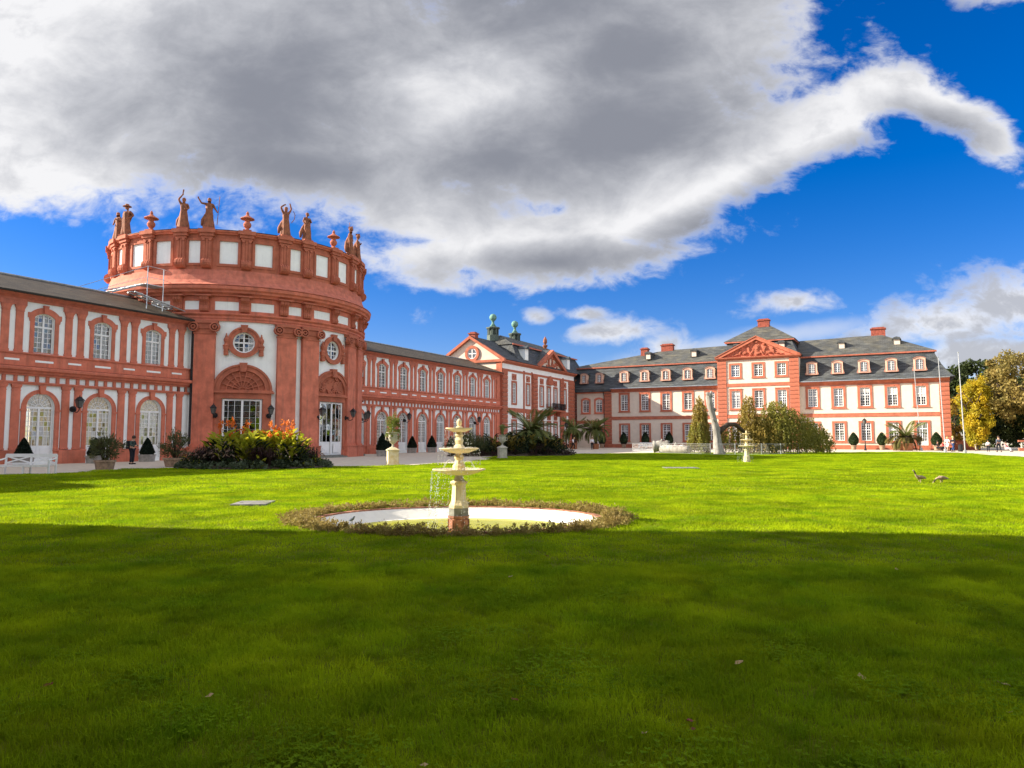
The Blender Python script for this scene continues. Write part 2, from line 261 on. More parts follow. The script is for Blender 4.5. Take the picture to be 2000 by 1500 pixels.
# ------------------------------------------------------------------ mesh helpers
class MB:
    def __init__(s): s.v = []; s.f = []
    def add(s, vs, fs):
        n = len(s.v); s.v += [tuple(p) for p in vs]; s.f += [tuple(i + n for i in f) for f in fs]; return s
    def box(s, x0, x1, y0, y1, z0, z1, nx=1, nz=1):
        if nz > 1:
            zs = np.linspace(z0, z1, nz + 1)
            for i in range(nz): s.box(x0, x1, y0, y1, zs[i], zs[i + 1], nx)
            return s
        return s.mould(x0, x1, [(y0, z0), (y1, z0), (y1, z1), (y0, z1)], nx)
    def mould(s, x0, x1, prof, nx=1):                    # closed profile (y,z) swept along x
        k = len(prof); vs = []; fs = []
        for i in range(nx + 1):
            x = x0 + (x1 - x0) * i / nx
            vs += [(x, p[0], p[1]) for p in prof]
        for i in range(nx):
            for j in range(k):
                a = i * k + j; b = i * k + (j + 1) % k
                fs.append((a, b, b + k, a + k))
        fs.append(tuple(range(k - 1, -1, -1))); fs.append(tuple(range(nx * k, nx * k + k)))
        return s.add(vs, fs)
    def taper(s, x, y, z0, z1, a0, b0, a1, b1):          # tapered box centred on (x,y), half sizes a,b
        vs = [(x + i * a0, y + j * b0, z0) for i, j in ((-1, -1), (1, -1), (1, 1), (-1, 1))] + [(x + i * a1, y + j * b1, z1) for i, j in ((-1, -1), (1, -1), (1, 1), (-1, 1))]
        return s.add(vs, [(3, 2, 1, 0), (4, 5, 6, 7), (0, 1, 5, 4), (1, 2, 6, 5), (2, 3, 7, 6), (3, 0, 4, 7)])
    def prism(s, poly, y0, y1):                          # polygon in (x,z) extruded along y
        k = len(poly)
        return s.add([(p[0], y0, p[1]) for p in poly] + [(p[0], y1, p[1]) for p in poly], [tuple(range(k)), tuple(range(2 * k - 1, k - 1, -1))] + [(i, i + k, (i + 1) % k + k, (i + 1) % k) for i in range(k)])
    def ring(s, outer, inner, y0, y1, closed=True):      # band between two contours (x,z), front at y0
        k = len(outer); n = k if closed else k - 1
        vs = [(p[0], y0, p[1]) for p in outer] + [(p[0], y0, p[1]) for p in inner] + [(p[0], y1, p[1]) for p in outer] + [(p[0], y1, p[1]) for p in inner]
        fs = []
        for i in range(n):
            j = (i + 1) % k
            fs += [(i, j, j + k, i + k), (i, i + 2 * k, j + 2 * k, j), (i + k, j + k, j + 3 * k, i + 3 * k)]
        if not closed: fs += [(0, k, 3 * k, 2 * k), (k - 1, 3 * k - 1, 4 * k - 1, 2 * k - 1)]
        return s.add(vs, fs)
    def lathe(s, prof, seg=16, c=(0, 0, 0), sx=1, sy=1, flute=0, fn=0):
        vs = []; fs = []; k = len(prof)
        for i in range(seg):
            a = 2 * math.pi * i / seg
            fl = 1 + flute * math.cos(fn * a) if flute else 1
            vs += [(c[0] + r * fl * math.cos(a) * sx, c[1] + r * fl * math.sin(a) * sy, c[2] + z) for r, z in prof]
        for i in range(seg):
            for j in range(k - 1):
                a = i * k + j; b = ((i + 1) % seg) * k + j
                fs.append((a, b, b + 1, a + 1))
        if prof[0][0] > 1e-4: fs.append(tuple(i * k for i in range(seg - 1, -1, -1)))
        if prof[-1][0] > 1e-4: fs.append(tuple(i * k + k - 1 for i in range(seg)))
        return s.add(vs, fs)
    def tube(s, pts, rad, seg=6, cap=True):
        pts = [Vector(p) for p in pts]; vs = []; fs = []
        if isinstance(rad, (int, float)): rad = [rad] * len(pts)
        prev = None
        for i, p in enumerate(pts):
            t = (pts[min(i + 1, len(pts) - 1)] - pts[max(i - 1, 0)]).normalized()
            if prev is None: prev = t.orthogonal().normalized()
            a = (prev - t * prev.dot(t)); a = a.normalized() if a.length > 1e-5 else t.orthogonal().normalized(); prev = a; b = t.cross(a)
            vs += [tuple(p + (a * math.cos(2 * math.pi * j / seg) + b * math.sin(2 * math.pi * j / seg)) * rad[i]) for j in range(seg)]
        for i in range(len(pts) - 1):
            for j in range(seg):
                fs.append((i * seg + j, i * seg + (j + 1) % seg, (i + 1) * seg + (j + 1) % seg, (i + 1) * seg + j))
        if cap: fs.append(tuple(range(seg - 1, -1, -1))); fs.append(tuple(range((len(pts) - 1) * seg, len(pts) * seg)))
        return s.add(vs, fs)
    def ball(s, c, r, seg=10, rings=6, sz=1.0):
        return s.lathe([(r * math.sin(math.pi * i / rings) + (1e-5 if i in (0, rings) else 0), -r * sz * math.cos(math.pi * i / rings)) for i in range(rings + 1)], seg, c)
    def mesh(s, name, mats, mp=None, smooth=False):
        vs = [mp(*p) for p in s.v] if mp else s.v
        me = bpy.data.meshes.new(name); me.from_pydata(vs, [], s.f)
        for x in (mats if isinstance(mats, (list, tuple)) else [mats]): me.materials.append(M[x])
        bm = bmesh.new(); bm.from_mesh(me); bmesh.ops.recalc_face_normals(bm, faces=bm.faces); bm.to_mesh(me); bm.free()
        if smooth: me.polygons.foreach_set('use_smooth', [True] * len(me.polygons))
        me.update(); return me
    def obj(s, name, mats, parent=None, mp=None, smooth=False, loc=(0, 0, 0), rz=0.0):
        return link(name, s.mesh(name, mats, mp, smooth), parent, loc, rz)
def link(name, me, parent=None, loc=(0, 0, 0), rz=0.0):
    o = bpy.data.objects.new(name, me); COL.objects.link(o); o.location = loc; o.rotation_euler = (0, 0, rz)
    if parent: o.parent = parent
    return o
def tag(o, label, cat, group=None):
    o['label'] = label; o['category'] = cat
    if group: o['group'] = group
    return o
def thing(name, label, cat, loc=(0, 0, 0), rz=0.0, group=None):
    o = bpy.data.objects.new(name, None); COL.objects.link(o); o.location = loc; o.rotation_euler = (0, 0, rz); o.empty_display_size = .2
    return tag(o, label, cat, group)
def copy_thing(o, label, loc, rz=0.0, scale=None):
    def cp(a, par):
        c = a.copy(); COL.objects.link(c); c.parent = par
        for ch in a.children: cp(ch, c)
        return c
    c = cp(o, None); c['label'] = label; c.location = loc; c.rotation_euler = (0, 0, rz)
    if scale: c.scale = (scale,) * 3
    return c
def contour(w, z0, z1, rise=0.0, n=12, cx=0.0):          # opening outline, bottom-left first, counter-clockwise
    h = w / 2; P = [(cx - h, z0), (cx + h, z0)]
    if rise <= 0: return P + [(cx + h, z1), (cx - h, z1)]
    r = (h * h + rise * rise) / (2 * rise); cz = z1 - r; a = math.asin(min(1, h / r))
    if rise >= h - 1e-6: a = math.pi / 2; r = h; cz = z1 - h
    return P + [(cx + r * math.sin(a - 2 * a * i / n), cz + r * math.cos(a - 2 * a * i / n)) for i in range(n + 1)]
def circle(r, cx, cz, n=24): return [(cx + r * math.cos(2 * math.pi * i / n), cz + r * math.sin(2 * math.pi * i / n)) for i in range(n)]
def wall(name, mt, outer, holes, parent, depth=.3, y=0.0, mp=None, step=None):
    loops = [[Vector((p[0], p[1], 0)) for p in lp] for lp in [outer] + holes]
    tris = tessellate_polygon(loops); flat = [p for lp in [outer] + holes for p in lp]
    b = MB(); b.add([(p[0], y, p[1]) for p in flat], tris)
    for hl in holes:
        k = len(hl); b.add([(p[0], y, p[1]) for p in hl] + [(p[0], y + depth, p[1]) for p in hl], [(i, (i + 1) % k, (i + 1) % k + k, i + k) for i in range(k)])
    me = bpy.data.meshes.new(name); me.from_pydata(b.v, [], b.f); me.materials.append(M[mt])
    bm = bmesh.new(); bm.from_mesh(me); bmesh.ops.remove_doubles(bm, verts=bm.verts, dist=1e-4)
    if step:
        xs = [p[0] for p in outer]; x = min(xs) + step
        while x < max(xs) - 1e-3:
            bmesh.ops.bisect_plane(bm, geom=bm.verts[:] + bm.edges[:] + bm.faces[:], plane_co=(x, 0, 0), plane_no=(1, 0, 0)); x += step
    bmesh.ops.recalc_face_normals(bm, faces=bm.faces)
    if mp:
        for v in bm.verts: v.co = mp(*v.co)
    bm.to_mesh(me); bm.free()
    return link(name, me, parent)
def topz(x, w, h, rise):
    if rise <= 0: return h
    r = (w * w / 4 + rise * rise) / (2 * rise); return h - r + math.sqrt(max(0, r * r - x * x))
def halfx(z, w, h, rise):
    if rise <= 0: return w / 2
    r = (w * w / 4 + rise * rise) / (2 * rise); d = z - (h - r)
    if z <= h - rise: return w / 2
    return math.sqrt(max(0, r * r - d * d))
def casement(w, h, rise, xs, zs, fr=.075, bar=.032, xm=(0,), zm=(), mw=.10, panel=None, fan=None):
    """white joinery (x centred, z from 0) and the list of pane rectangles"""
    b = MB(); n = 14
    b.ring(contour(w, 0, h, rise, n), contour(w - 2 * fr, fr, h - fr, max(0, rise * (1 - 2 * fr / w)) if rise else 0, n), -.05, .05)
    top = (lambda x: topz(x, w, h, rise) - fr * .5)
    lim = fan if fan else 99
    for x in xs: b.box(x - bar / 2, x + bar / 2, -.025, .025, panel or fr * .5, min(lim, top(x)))
    for x in xm: b.box(x - mw / 2, x + mw / 2, -.055, .045, fr * .5, min(lim, top(x)))
    for z in zs:
        hx = halfx(z, w, h, rise) - fr * .5
        b.box(-hx, hx, -.022, .022, z - bar / 2, z + bar / 2)
    for z in zm:
        hx = halfx(z, w, h, rise) - fr * .5
        b.box(-hx, hx, -.06, .05, z - mw / 2, z + mw / 2)
    if panel:
        b.box(-w / 2 + fr * .5, w / 2 - fr * .5, -.03, .03, fr * .5, panel)
        for sx in (-1, 1): b.box(sx * w / 4 - w * .15, sx * w / 4 + w * .15, -.045, -.03, .18, panel - .14)
    if fan:
        rr = h - fan
        for i in range(1, 8):
            a = math.pi * i / 8; c, s_ = math.cos(a), math.sin(a)
            b.prism([(c * rr * .22 - s_ * bar * .5, fan + s_ * rr * .22 + c * bar * .5), (c * rr * .22 + s_ * bar * .5, fan + s_ * rr * .22 - c * bar * .5), (c * rr * .95 + s_ * bar * .5, fan + s_ * rr * .95 - c * bar * .5), (c * rr * .95 - s_ * bar * .5, fan + s_ * rr * .95 + c * bar * .5)], -.025, .025)
        for q in (.24, .58): b.ring([(math.cos(math.pi * i / 16) * rr * q, fan + math.sin(math.pi * i / 16) * rr * q) for i in range(17)], [(math.cos(math.pi * i / 16) * (rr * q - bar), fan + math.sin(math.pi * i / 16) * (rr * q - bar)) for i in range(17)], -.025, .025, False)
    return b
def panes(parent, me_cache, w, h, rise, xs, zs, key, fr=.05, fan=None, z0=None, mt='glass'):
    gx = [-w / 2 + fr] + sorted(xs) + [w / 2 - fr]; gz = [z0 if z0 else fr] + sorted(zs) + [fan if fan else h - fr]
    for i in range(len(gx) - 1):
        for j in range(len(gz) - 1):
            a, b2, c, d = gx[i], gx[i + 1], gz[j], gz[j + 1]
            if b2 - a < .05 or d - c < .03: continue
            k = (key, round(b2 - a, 3), round(d - c, 3)); arch = (not fan) and rise > 0 and d > h - rise - .05
            if arch:
                pts = [(a, c), (b2, c)] + [(b2 + (a - b2) * t / 4, min(d, max(c + .01, topz(b2 + (a - b2) * t / 4, w - 2 * fr, h - fr, rise)))) for t in range(5)]
                MB().prism(pts, -.004, .004).obj('pane', mt, parent); continue
            if k not in me_cache: me_cache[k] = MB().box(0, b2 - a, -.004, .004, 0, d - c).mesh('pane', mt)
            link('pane', me_cache[k], parent, (a, 0, c))
    if fan: MB().prism(contour(w - 2 * fr, fan, h - fr, w / 2 - fr - .001, 12), -.004, .004).obj('pane', mt, parent)
PC = {}
def put(o, parent, loc, rz=0.0):                          # copy of a part (and its sub-parts) under a thing
    def cp(a, par):
        c = a.copy(); COL.objects.link(c); c.parent = par
        for ch in a.children: cp(ch, c)
        return c
    c = cp(o, parent); c.location = loc; c.rotation_euler = (0, 0, rz); return c
# ================================================================== PALACE
G0 = Vector((-28.933, 45.702, 0)); GA = R_(62.41)
gx, gy = math.cos(GA), math.sin(GA)
def gpos(s, k, z=0.0): return (G0.x + gx * s + gy * k, G0.y + gy * s - gx * k, z)    # s along the front, k out into the court
# ---------------------------------------------------------------- galleries
CORN = [(0, 5.47), (-.14, 5.47), (-.16, 5.55), (-.30, 5.62), (-.34, 5.72), (-.52, 5.80), (-.54, 5.93), (-.40, 6.0), (0, 6.05)]
def gallery(name, label, x0, x1, bays, fine, back):
    t = thing(name, label, 'palace wing', tuple(G0), GA)
    holes = []
    for c in bays: holes += [contour(1.70, .25, 4.42, .85, 14, c), contour(1.24, 6.92, 9.45, .26, 10, c)]
    wall('wall', 'white', [(x0, 0), (x1, 0), (x1, 10.45), (x0, 10.45)], holes, t, .32)
    wall('rear_wall', 'cream', [(x0, 0), (x1, 0), (x1, 10.45), (x0, 10.45)], [contour(1.7, .6, 4.42, .85, 8, c) for c in bays] + [contour(1.24, 6.92, 9.3, 0, 8, c) for c in bays], t, .3, y=9.7)
    MB().box(x0, x1, .34, 9.68, .12, .24).obj('floor', 'stone', t)
    MB().box(x0, x1, .34, 9.68, 5.6, 6.3).obj('upper_floor', 'cream', t)
    MB().box(x0, x1, .34, 9.68, 10.2, 10.4).obj('ceiling', 'dark_interior', t)
    MB().box(x0, x1, 6.6, 6.8, 6.3, 10.2).obj('dark_backing', 'dark_interior', t)  # dark screen added so the upper windows look into unlit rooms
    for xe in (x0, x1 - .25): MB().box(xe, xe + .25, .33, 9.69, .24, 10.2).obj('end_wall', 'cream', t)
    # plinth between the doors
    ed = [x0] + [e for c in bays for e in (c - .86, c + .86)] + [x1]
    for i in range(0, len(ed), 2):
        a, b = ed[i], ed[i + 1]
        if b - a < .1: continue
        pb = MB().box(a, b, -.10, .02, 0, .80).mould(a - .02, b + .02, [(0, .8), (-.13, .8), (-.13, .86), (-.05, .90), (0, .90)])
        pb.box(max(a, (a + b) / 2 - .78), min(b, (a + b) / 2 + .78), -.20, -.11, 0, .84)
        pb.obj('plinth', 'red', t)
    MB().box(x0, x1, -.13, .01, 4.92, 5.0).box(x0, x1, -.17, .01, 5.002, 5.10).obj('architrave', 'red', t)
    MB().mould(x0, x1, CORN).obj('cornice', 'red', t)
    MB().box(x0, x1, -.17, .01, 6.052, 6.78).mould(x0, x1, [(0, 6.782), (-.24, 6.782), (-.26, 6.85), (-.19, 6.90), (0, 6.915)]).obj('parapet', 'red', t)
    MB().mould(x0, x1, [(0, 10.08), (-.10, 10.08), (-.12, 10.2), (-.25, 10.28), (-.50, 10.40), (-.52, 10.46), (0, 10.46)]).obj('eaves_cornice', 'red2', t)
    MB().mould(x0, x1, [(-.52, 10.462), (-.70, 10.462), (-.72, 10.56), (-.52, 10.56)]).obj('gutter', 'dark', t)
    rf = MB().add([(x0, -.68, 10.57), (x1, -.68, 10.57), (x1, 5, 12.58), (x0, 5, 12.58), (x0, 10.7, 10.57), (x1, 10.7, 10.57)], [(0, 1, 2, 3), (3, 2, 5, 4), (0, 3, 4), (1, 5, 2), (0, 4, 5, 1)]).obj('roof', 'tileroof', t)
    MB().tube([(x0, 5, 12.60), (x1, 5, 12.60)], .09, 8).obj('ridge_cap', 'lead', rf)
    # repeated parts, one mesh each
    low = MB().box(-.27, .27, -.11, 0, .91, 1.02).box(-.245, .245, -.075, 0, 1.022, 4.52).box(-.26, .26, -.09, 0, 4.522, 4.58).box(-.245, .245, -.075, 0, 4.582, 4.72).box(-.28, .28, -.12, 0, 4.722, 4.80).box(-.30, .30, -.14, 0, 4.802, 4.915).mesh('pilaster', 'red')
    up = MB().box(-.25, .25, -.10, 0, 6.917, 7.05).box(-.225, .225, -.07, 0, 7.052, 9.42)
    up.box(-.25, .25, -.10, 0, 9.422, 9.47).taper(0, -.045, 9.472, 9.70, .225, .045, .29, .075).box(-.31, .31, -.13, 0, 9.702, 9.78); up = up.mesh('pilaster', 'red')
    cap = MB().box(-.78, .78, -.09, .0, 9.782, 10.078).mesh('entablature_block', 'red2')
    blk = MB().box(-.10, .10, -.09, 0, 5.102, 5.468).mesh('frieze_block', 'red')
    o1 = contour(2.30, .91, 4.66, 1.15, 16); i1 = contour(1.70, .91, 4.42, .85, 16)
    ds = MB().ring(o1[1:] + o1[:1], i1[1:] + i1[:1], -.05, 0, False)
    o2 = contour(2.30, .91, 4.66, 1.15, 16); i2 = contour(2.16, .91, 4.59, 1.08, 16)
    ds.ring(o2[1:] + o2[:1], i2[1:] + i2[:1], -.075, -.05, False)
    for sx in (-1, 1): ds.box(sx * 1.03 - .19, sx * 1.03 + .19, -.09, -.03, 3.30, 3.42)
    ds.prism([(-.13, 4.36), (.13, 4.36), (.19, 4.90), (-.19, 4.90)], -.20, -.02); ds = ds.mesh('door_surround', 'red')
    o3 = contour(1.74, 6.917, 9.82, .40, 12); i3 = contour(1.24, 6.917, 9.45, .26, 12)
    ws = MB().ring(o3[1:] + o3[:1], i3[1:] + i3[:1], -.06, 0, False)
    for sx in (-1, 1): ws.box(sx * .93 - .09, sx * .93 + .09, -.058, 0, 9.12, 9.44).prism([(sx * .87, 8.90), (sx * .92, 8.90), (sx * .95, 9.118), (sx * .87, 9.118)], -.056, 0)
    ws.prism([(-.10, 9.44), (.10, 9.44), (.16, 9.96), (-.16, 9.96)], -.18, -.02).box(-.90, .90, -.09, -.06, 6.93, 6.985); ws = ws.mesh('window_surround', 'red')
    hood = MB(); k = 12
    hood.prism([(1.21 * math.cos(math.pi * i / k) * .95, 9.86 - .42 + .50 * math.sin(math.pi * i / k)) for i in range(k + 1)], -.14, -.121); hood = hood.mesh('hood', 'red2')
    s1 = MB().box(-.55, .55, -.182, -.168, 6.33, 6.46).mesh('parapet_slot', 'white'); s2 = MB().box(-.42, .42, -.192, -.178, 6.36, 6.48).mesh('parapet_slot', 'white')
    pd = MB().box(-.80, .80, -.178, -.165, 6.06, 6.775).mesh('parapet_pedestal', 'red')
    dxs = [-.57, -.33, .33, .57]; dzs = [1.19 + .307 * i for i in range(7)]
    dj = casement(1.66, 4.15, .83, dxs, dzs[1:], xm=(0,), zm=(3.26,), panel=.9, fan=3.30, mw=.13); dme = dj.mesh('door', 'paint')
    wxs = [-.30, .30]; wzs = [.36 + .33 * i for i in range(4)] + [1.98, 2.26]
    wj = casement(1.22, 2.52, .25, wxs, wzs, zm=(1.66,), mw=.11); wme = wj.mesh('window', 'paint')
    P = None
    for bi, c in enumerate(bays):
        link('door_surround', ds, t, (c, 0, 0)); link('window_surround', ws, t, (c, 0, 0))
        for q in (-1, 1):
            link('pilaster', low, t, (c + q * 1.49, 0, 0)); link('pilaster', up, t, (c + q * 1.49, 0, 0))
        for q in range(6): link('frieze_block', blk, t, (c + (q - 2.5) * .625, 0, 0))
        link('parapet_slot', s1, t, (c, 0, 0))
        d = link('door', dme, t, (c, .2, .26)); w_ = link('window', wme, t, (c, .18, 6.93))
        if c in fine:
            panes(d, PC, 1.66, 4.15, .83, dxs + [0], dzs[1:], 'gd', fan=3.30, z0=.92)
            panes(w_, PC, 1.22, 2.52, .25, wxs + [0], wzs + [1.66], 'gw')
        else:
            if P is None: P = (MB().prism(contour(1.56, .9, 4.1, .78, 10), -.004, .004).mesh('pane', 'glass'), MB().prism(contour(1.12, .05, 2.47, .25, 10), -.004, .004).mesh('pane', 'glass'))
            link('pane', P[0], d); link('pane', P[1], w_)
    pitch = bays[1] - bays[0]
    for c in (bays[0] - pitch + 1.49, bays[-1] + pitch - 1.49):
        if c - .3 > x0 and c + .3 < x1:
            link('pilaster', low, t, (c, 0, 0)); link('pilaster', up, t, (c, 0, 0))
            for q in range(2): link('frieze_block', blk, t, (bays[-1] + (q + 3.5) * .625, 0, 0))
    for c in [b - pitch / 2 for b in bays] + [bays[-1] + pitch / 2]:
        if c - .8 < x0 or c + .8 > x1: continue
        link('entablature_block', cap, t, (c, 0, 0)); link('parapet_slot', s2, t, (c, 0, 0)); link('parapet_pedestal', pd, t, (c, 0, 0))
    return t
EB = [-1.35 + 3.78 * k for k in (-2, -1, 0, 1, 2)]
WB = [29.13 + 3.722 * k for k in range(8)]
ge = gallery('palace_gallery', 'two-storey red and white gallery left of the domeless rotunda, white bench before it', -21.6, 9.32, EB, EB[1:], True)
gw = gallery('palace_gallery', 'longer receding red and white gallery between the rotunda and the gabled pavilion', 27.6, 58.75, WB, [], True)
MB().tube([(9.22, -.62, 10.4), (9.22, -.40, 9.9), (9.22, -.36, 9.6), (9.22, -.36, .1)], .085, 8).obj('downpipe', 'dark', ge)
for z0, z1 in ((.91, 4.9), (6.92, 10.07)): MB().box(57.75, 58.74, -.14, 0, z0, z1).obj('corner_pier', 'red', gw)
# ---------------------------------------------------------------- rotunda
RC = Vector((-24.79, 64.64, 0)); RR = 10.7
rt = thing('palace_rotunda', 'round red and white palace rotunda crowned with statues and urns', 'rotunda', tuple(RC), GA)
def pol(x, y, z): a = math.radians(x); r = RR - y; return (r * math.sin(a), -r * math.cos(a), z)
def at(me, name, deg, parent=rt): return link(name, me, parent, (0, 0, 0), math.radians(deg))
DOORS = [-40.5, 0.9, 42.3]; MIDS = [-102.6, -61.2, -19.8, 21.6, 63.0]; URNS = [-81.9] + DOORS
PIL = [-55.3, -23.4, -12.6, 14.4, 25.2, 58.0]
deg = lambda metres: math.degrees(metres / RR)
def dcont(c, w, z0, z1, rise=0, n=14):                    # outline in degrees for a width in metres
    return [(c + deg(p[0]), p[1]) for p in contour(w, z0, z1, rise, n)]
def dcirc(c, r, z, n=28): return [(c + deg(p[0]), p[1]) for p in circle(r, 0, z, n)]
holes = []
for c in DOORS: holes += [dcont(c, 2.9, .2, 4.65), dcirc(c, .80, 9.0)]
wall('wall', 'white', [(-180, 0), (180, 0), (180, 10.62), (-180, 10.62)], holes, rt, .4, mp=pol, step=3.0)
MB().lathe([(10.2, 0), (10.2, .18)], 64).obj('floor', 'stone', rt)
MB().lathe([(9.4, .19), (9.4, 10.45)], 48).obj('dark_lining', 'dark_interior', rt)  # dark lining added so the door panes look into shade
pl = MB().box(deg(-.74), deg(.74), -.36, 0, 1.15, 9.55, 4).box(deg(-.82), deg(.82), -.44, 0, 1.0, 1.148, 4).box(deg(-.92), deg(.92), -.55, 0, 0, .92, 4).box(deg(-.96), deg(.96), -.60, 0, .922, .998, 4)
pl = pl.mesh('pilaster', 'red', pol)
cpb = MB().box(deg(-.80), deg(.80), -.42, 0, 9.552, 9.66, 4).box(deg(-.70), deg(.70), -.36, 0, 9.662, 10.12, 4).box(deg(-.92), deg(.92), -.52, 0, 10.38, 10.60, 4)
cpb.box(deg(-.62), deg(.62), -.42, -.36, 9.95, 10.38, 4)
for sx in (-1, 1):
    cpb.prism([(deg(sx * .74) + deg(p[0]), p[1]) for p in circle(.20, 0, 10.08, 14)], -.50, -.3)
    for ra, rb in ((.36, .27), (.18, .10)): cpb.ring([(deg(sx * .74) + deg(p[0]), p[1]) for p in circle(ra, 0, 10.08, 16)], [(deg(sx * .74) + deg(p[0]), p[1]) for p in circle(rb, 0, 10.08, 16)], -.66, -.3)
cpm = cpb.mesh('capital', 'red3', pol)
for d in PIL:
    p = at(pl, 'pilaster', d); link('capital', cpm, p)
for a, b in zip([-55.3, -23.4, 14.4], [-55.3, -12.6, 25.2]):
    MB().box(a - 6, b + 6, -.30, 0, 0, .60, 8).obj('plinth', 'red', rt, pol)
# door surrounds with round-headed tympanum
def surround(kind):
    s = MB()
    for sx in (-1, 1): s.box(deg(sx * 1.78 - .32), deg(sx * 1.78 + .32), -.16, 0, .0, 5.0, 3).box(deg(sx * 1.78 - .36), deg(sx * 1.78 + .36), -.20, 0, .0, .70, 3)
    s.box(deg(-2.1), deg(2.1), -.17, 0, 4.65, 5.08, 8).box(deg(-2.28), deg(2.28), -.34, 0, 5.082, 5.20, 8).box(deg(-2.22), deg(2.22), -.26, 0, 5.202, 5.32, 8)
    D = lambda L: [(deg(p[0]), p[1]) for p in L]
    arc = lambda r: D([(r * math.cos(math.pi * i / 20), 5.32 + r * .93 * math.sin(math.pi * i / 20)) for i in range(21)])
    s.ring(arc(2.12), arc(1.62), -.18, 0, False).ring(arc(2.14), arc(1.98), -.26, -.18, False).ring(arc(1.74), arc(1.62), -.22, -.18, False)
    s.prism(D([(-.20, 6.72), (.20, 6.72), (.29, 7.42), (-.29, 7.42)]), -.36, 0)
    k = arc(1.62)
    for i in range(20): s.add([(0, -.05, 5.32), (k[i][0], -.05, k[i][1]), (k[i + 1][0], -.05, k[i + 1][1])], [(0, 1, 2)])
    if kind == 0:                                         # fan of ribs
        for i in range(1, 9):
            a = math.pi * i / 9; c, n_ = math.cos(a), math.sin(a)
            s.prism(D([(c * .3 - n_ * .035, 5.32 + n_ * .28 + c * .035), (c * .3 + n_ * .035, 5.32 + n_ * .28 - c * .035), (c * 1.55 + n_ * .05, 5.32 + n_ * 1.44 - c * .05), (c * 1.55 - n_ * .05, 5.32 + n_ * 1.44 + c * .05)]), -.17, -.045)
        for r in (.28, .80, 1.2): s.ring(arc(r), arc(r - .07), -.16, -.045, False)
    else:                                                 # carved scrolls
        q = random.Random(4)
        for i in range(46):
            a = math.pi * q.random(); r = 1.45 * math.sqrt(q.random()); x, z = r * math.cos(a), 5.40 + r * .90 * math.sin(a); rr_ = q.uniform(.09, .20)
            s.ring([(deg(p[0]), p[1]) for p in circle(rr_, x, z, 9)], [(deg(p[0]), p[1]) for p in circle(rr_ * .5, x, z, 9)], -.05 - q.uniform(.05, .13), -.04)
        for sx in (-1, 1): s.prism([(deg(p[0]), p[1]) for p in circle(.42, sx * .5, 5.98, 12)], -.14, -.04)
    return s.mesh('door_surround', 'red3', pol)
sur = [surround(0), surround(1)]
rxs = [-1.09, -.79, -.49, .49, .79, 1.09]; rzs = [1.10 + .475 * i for i in range(7)]
rdj = casement(2.84, 4.40, 0, [-1.0, -.55, .55, 1.0], [1.15 + .46 * i for i in range(1, 7)], xm=(0,), panel=1.10, mw=.16, fr=.14)
pw = lambda x, y, z: pol(deg(x), y, z)
rdm = rdj.mesh('door', 'paint', pw)
# round window joinery
rwj = MB().ring(circle(.80, 0, 9.0, 28), circle(.70, 0, 9.0, 28), .12, .24)
rwj.box(-.06, .06, .12, .22, 8.25, 9.75).box(-.75, .75, .115, .225, 8.94, 9.06)
for q in (-.36, .36): rwj.box(q - .02, q + .02, .14, .20, 8.4, 9.6).box(-.62, .62, .142, .198, 9 + q - .02, 9 + q + .02)
rwm = rwj.mesh('round_window', 'paint', pw)
rp = []
for i in range(4):
    for j in range(4):
        a, b, c, d = -.72 + .36 * i, -.36 + .36 * i, 8.28 + .36 * j, 8.64 + .36 * j
        f = lambda x, z: (x, z) if math.hypot(x, z - 9) <= .74 else (x * .74 / math.hypot(x, z - 9), 9 + (z - 9) * .74 / math.hypot(x, z - 9))
        rp.append(MB().prism([f(a, c), f((a + b) / 2, c), f(b, c), f(b, (c + d) / 2), f(b, d), f((a + b) / 2, d), f(a, d), f(a, (c + d) / 2)], .165, .172).mesh('pane', 'glass', pw))
rs = MB().ring([(deg(p[0]), p[1]) for p in circle(1.18, 0, 9.02, 32)], [(deg(p[0]), p[1]) for p in circle(.80, 0, 9.0, 32)], -.16, 0)
rs.ring([(deg(p[0]), p[1]) for p in circle(1.20, 0, 9.02, 32)], [(deg(p[0]), p[1]) for p in circle(1.06, 0, 9.02, 32)], -.22, -.16).prism([(deg(-.17), 9.80), (deg(.17), 9.80), (deg(.27), 10.36), (deg(-.27), 10.36)], -.32, 0)
rsm = rs.mesh('window_surround', 'red3', pol)
orms = []
for sx in (-1, 1):
    orn = MB()
    x = sx * 1.26
    prof = [(.13, 8.25), (.17, 8.27), (.17, 8.42), (.21, 8.46), (.21, 8.66), (.25, 8.68), (.25, 8.74), (.16, 8.80), (.12, 8.92), (.18, 9.05), (.20, 9.20), (.14, 9.32), (.09, 9.38), (.11, 9.44), (.05, 9.52), (.06, 9.60), (.01, 9.70)]
    k = len(prof); n = 10; vs = []; fs = []
    for i in range(n):
        a = 2 * math.pi * i / n; vs += [(deg(x + r * math.cos(a)), -.16 + r * math.sin(a), z) for r, z in prof]
    for i in range(n):
        for j in range(k - 1): fs.append((i * k + j, ((i + 1) % n) * k + j, ((i + 1) % n) * k + j + 1, i * k + j + 1))
    orms.append(orn.add(vs, fs).box(deg(x - .16), deg(x + .16), -.30, 0, 7.98, 8.25).mesh('urn_ornament', 'red3', pol))
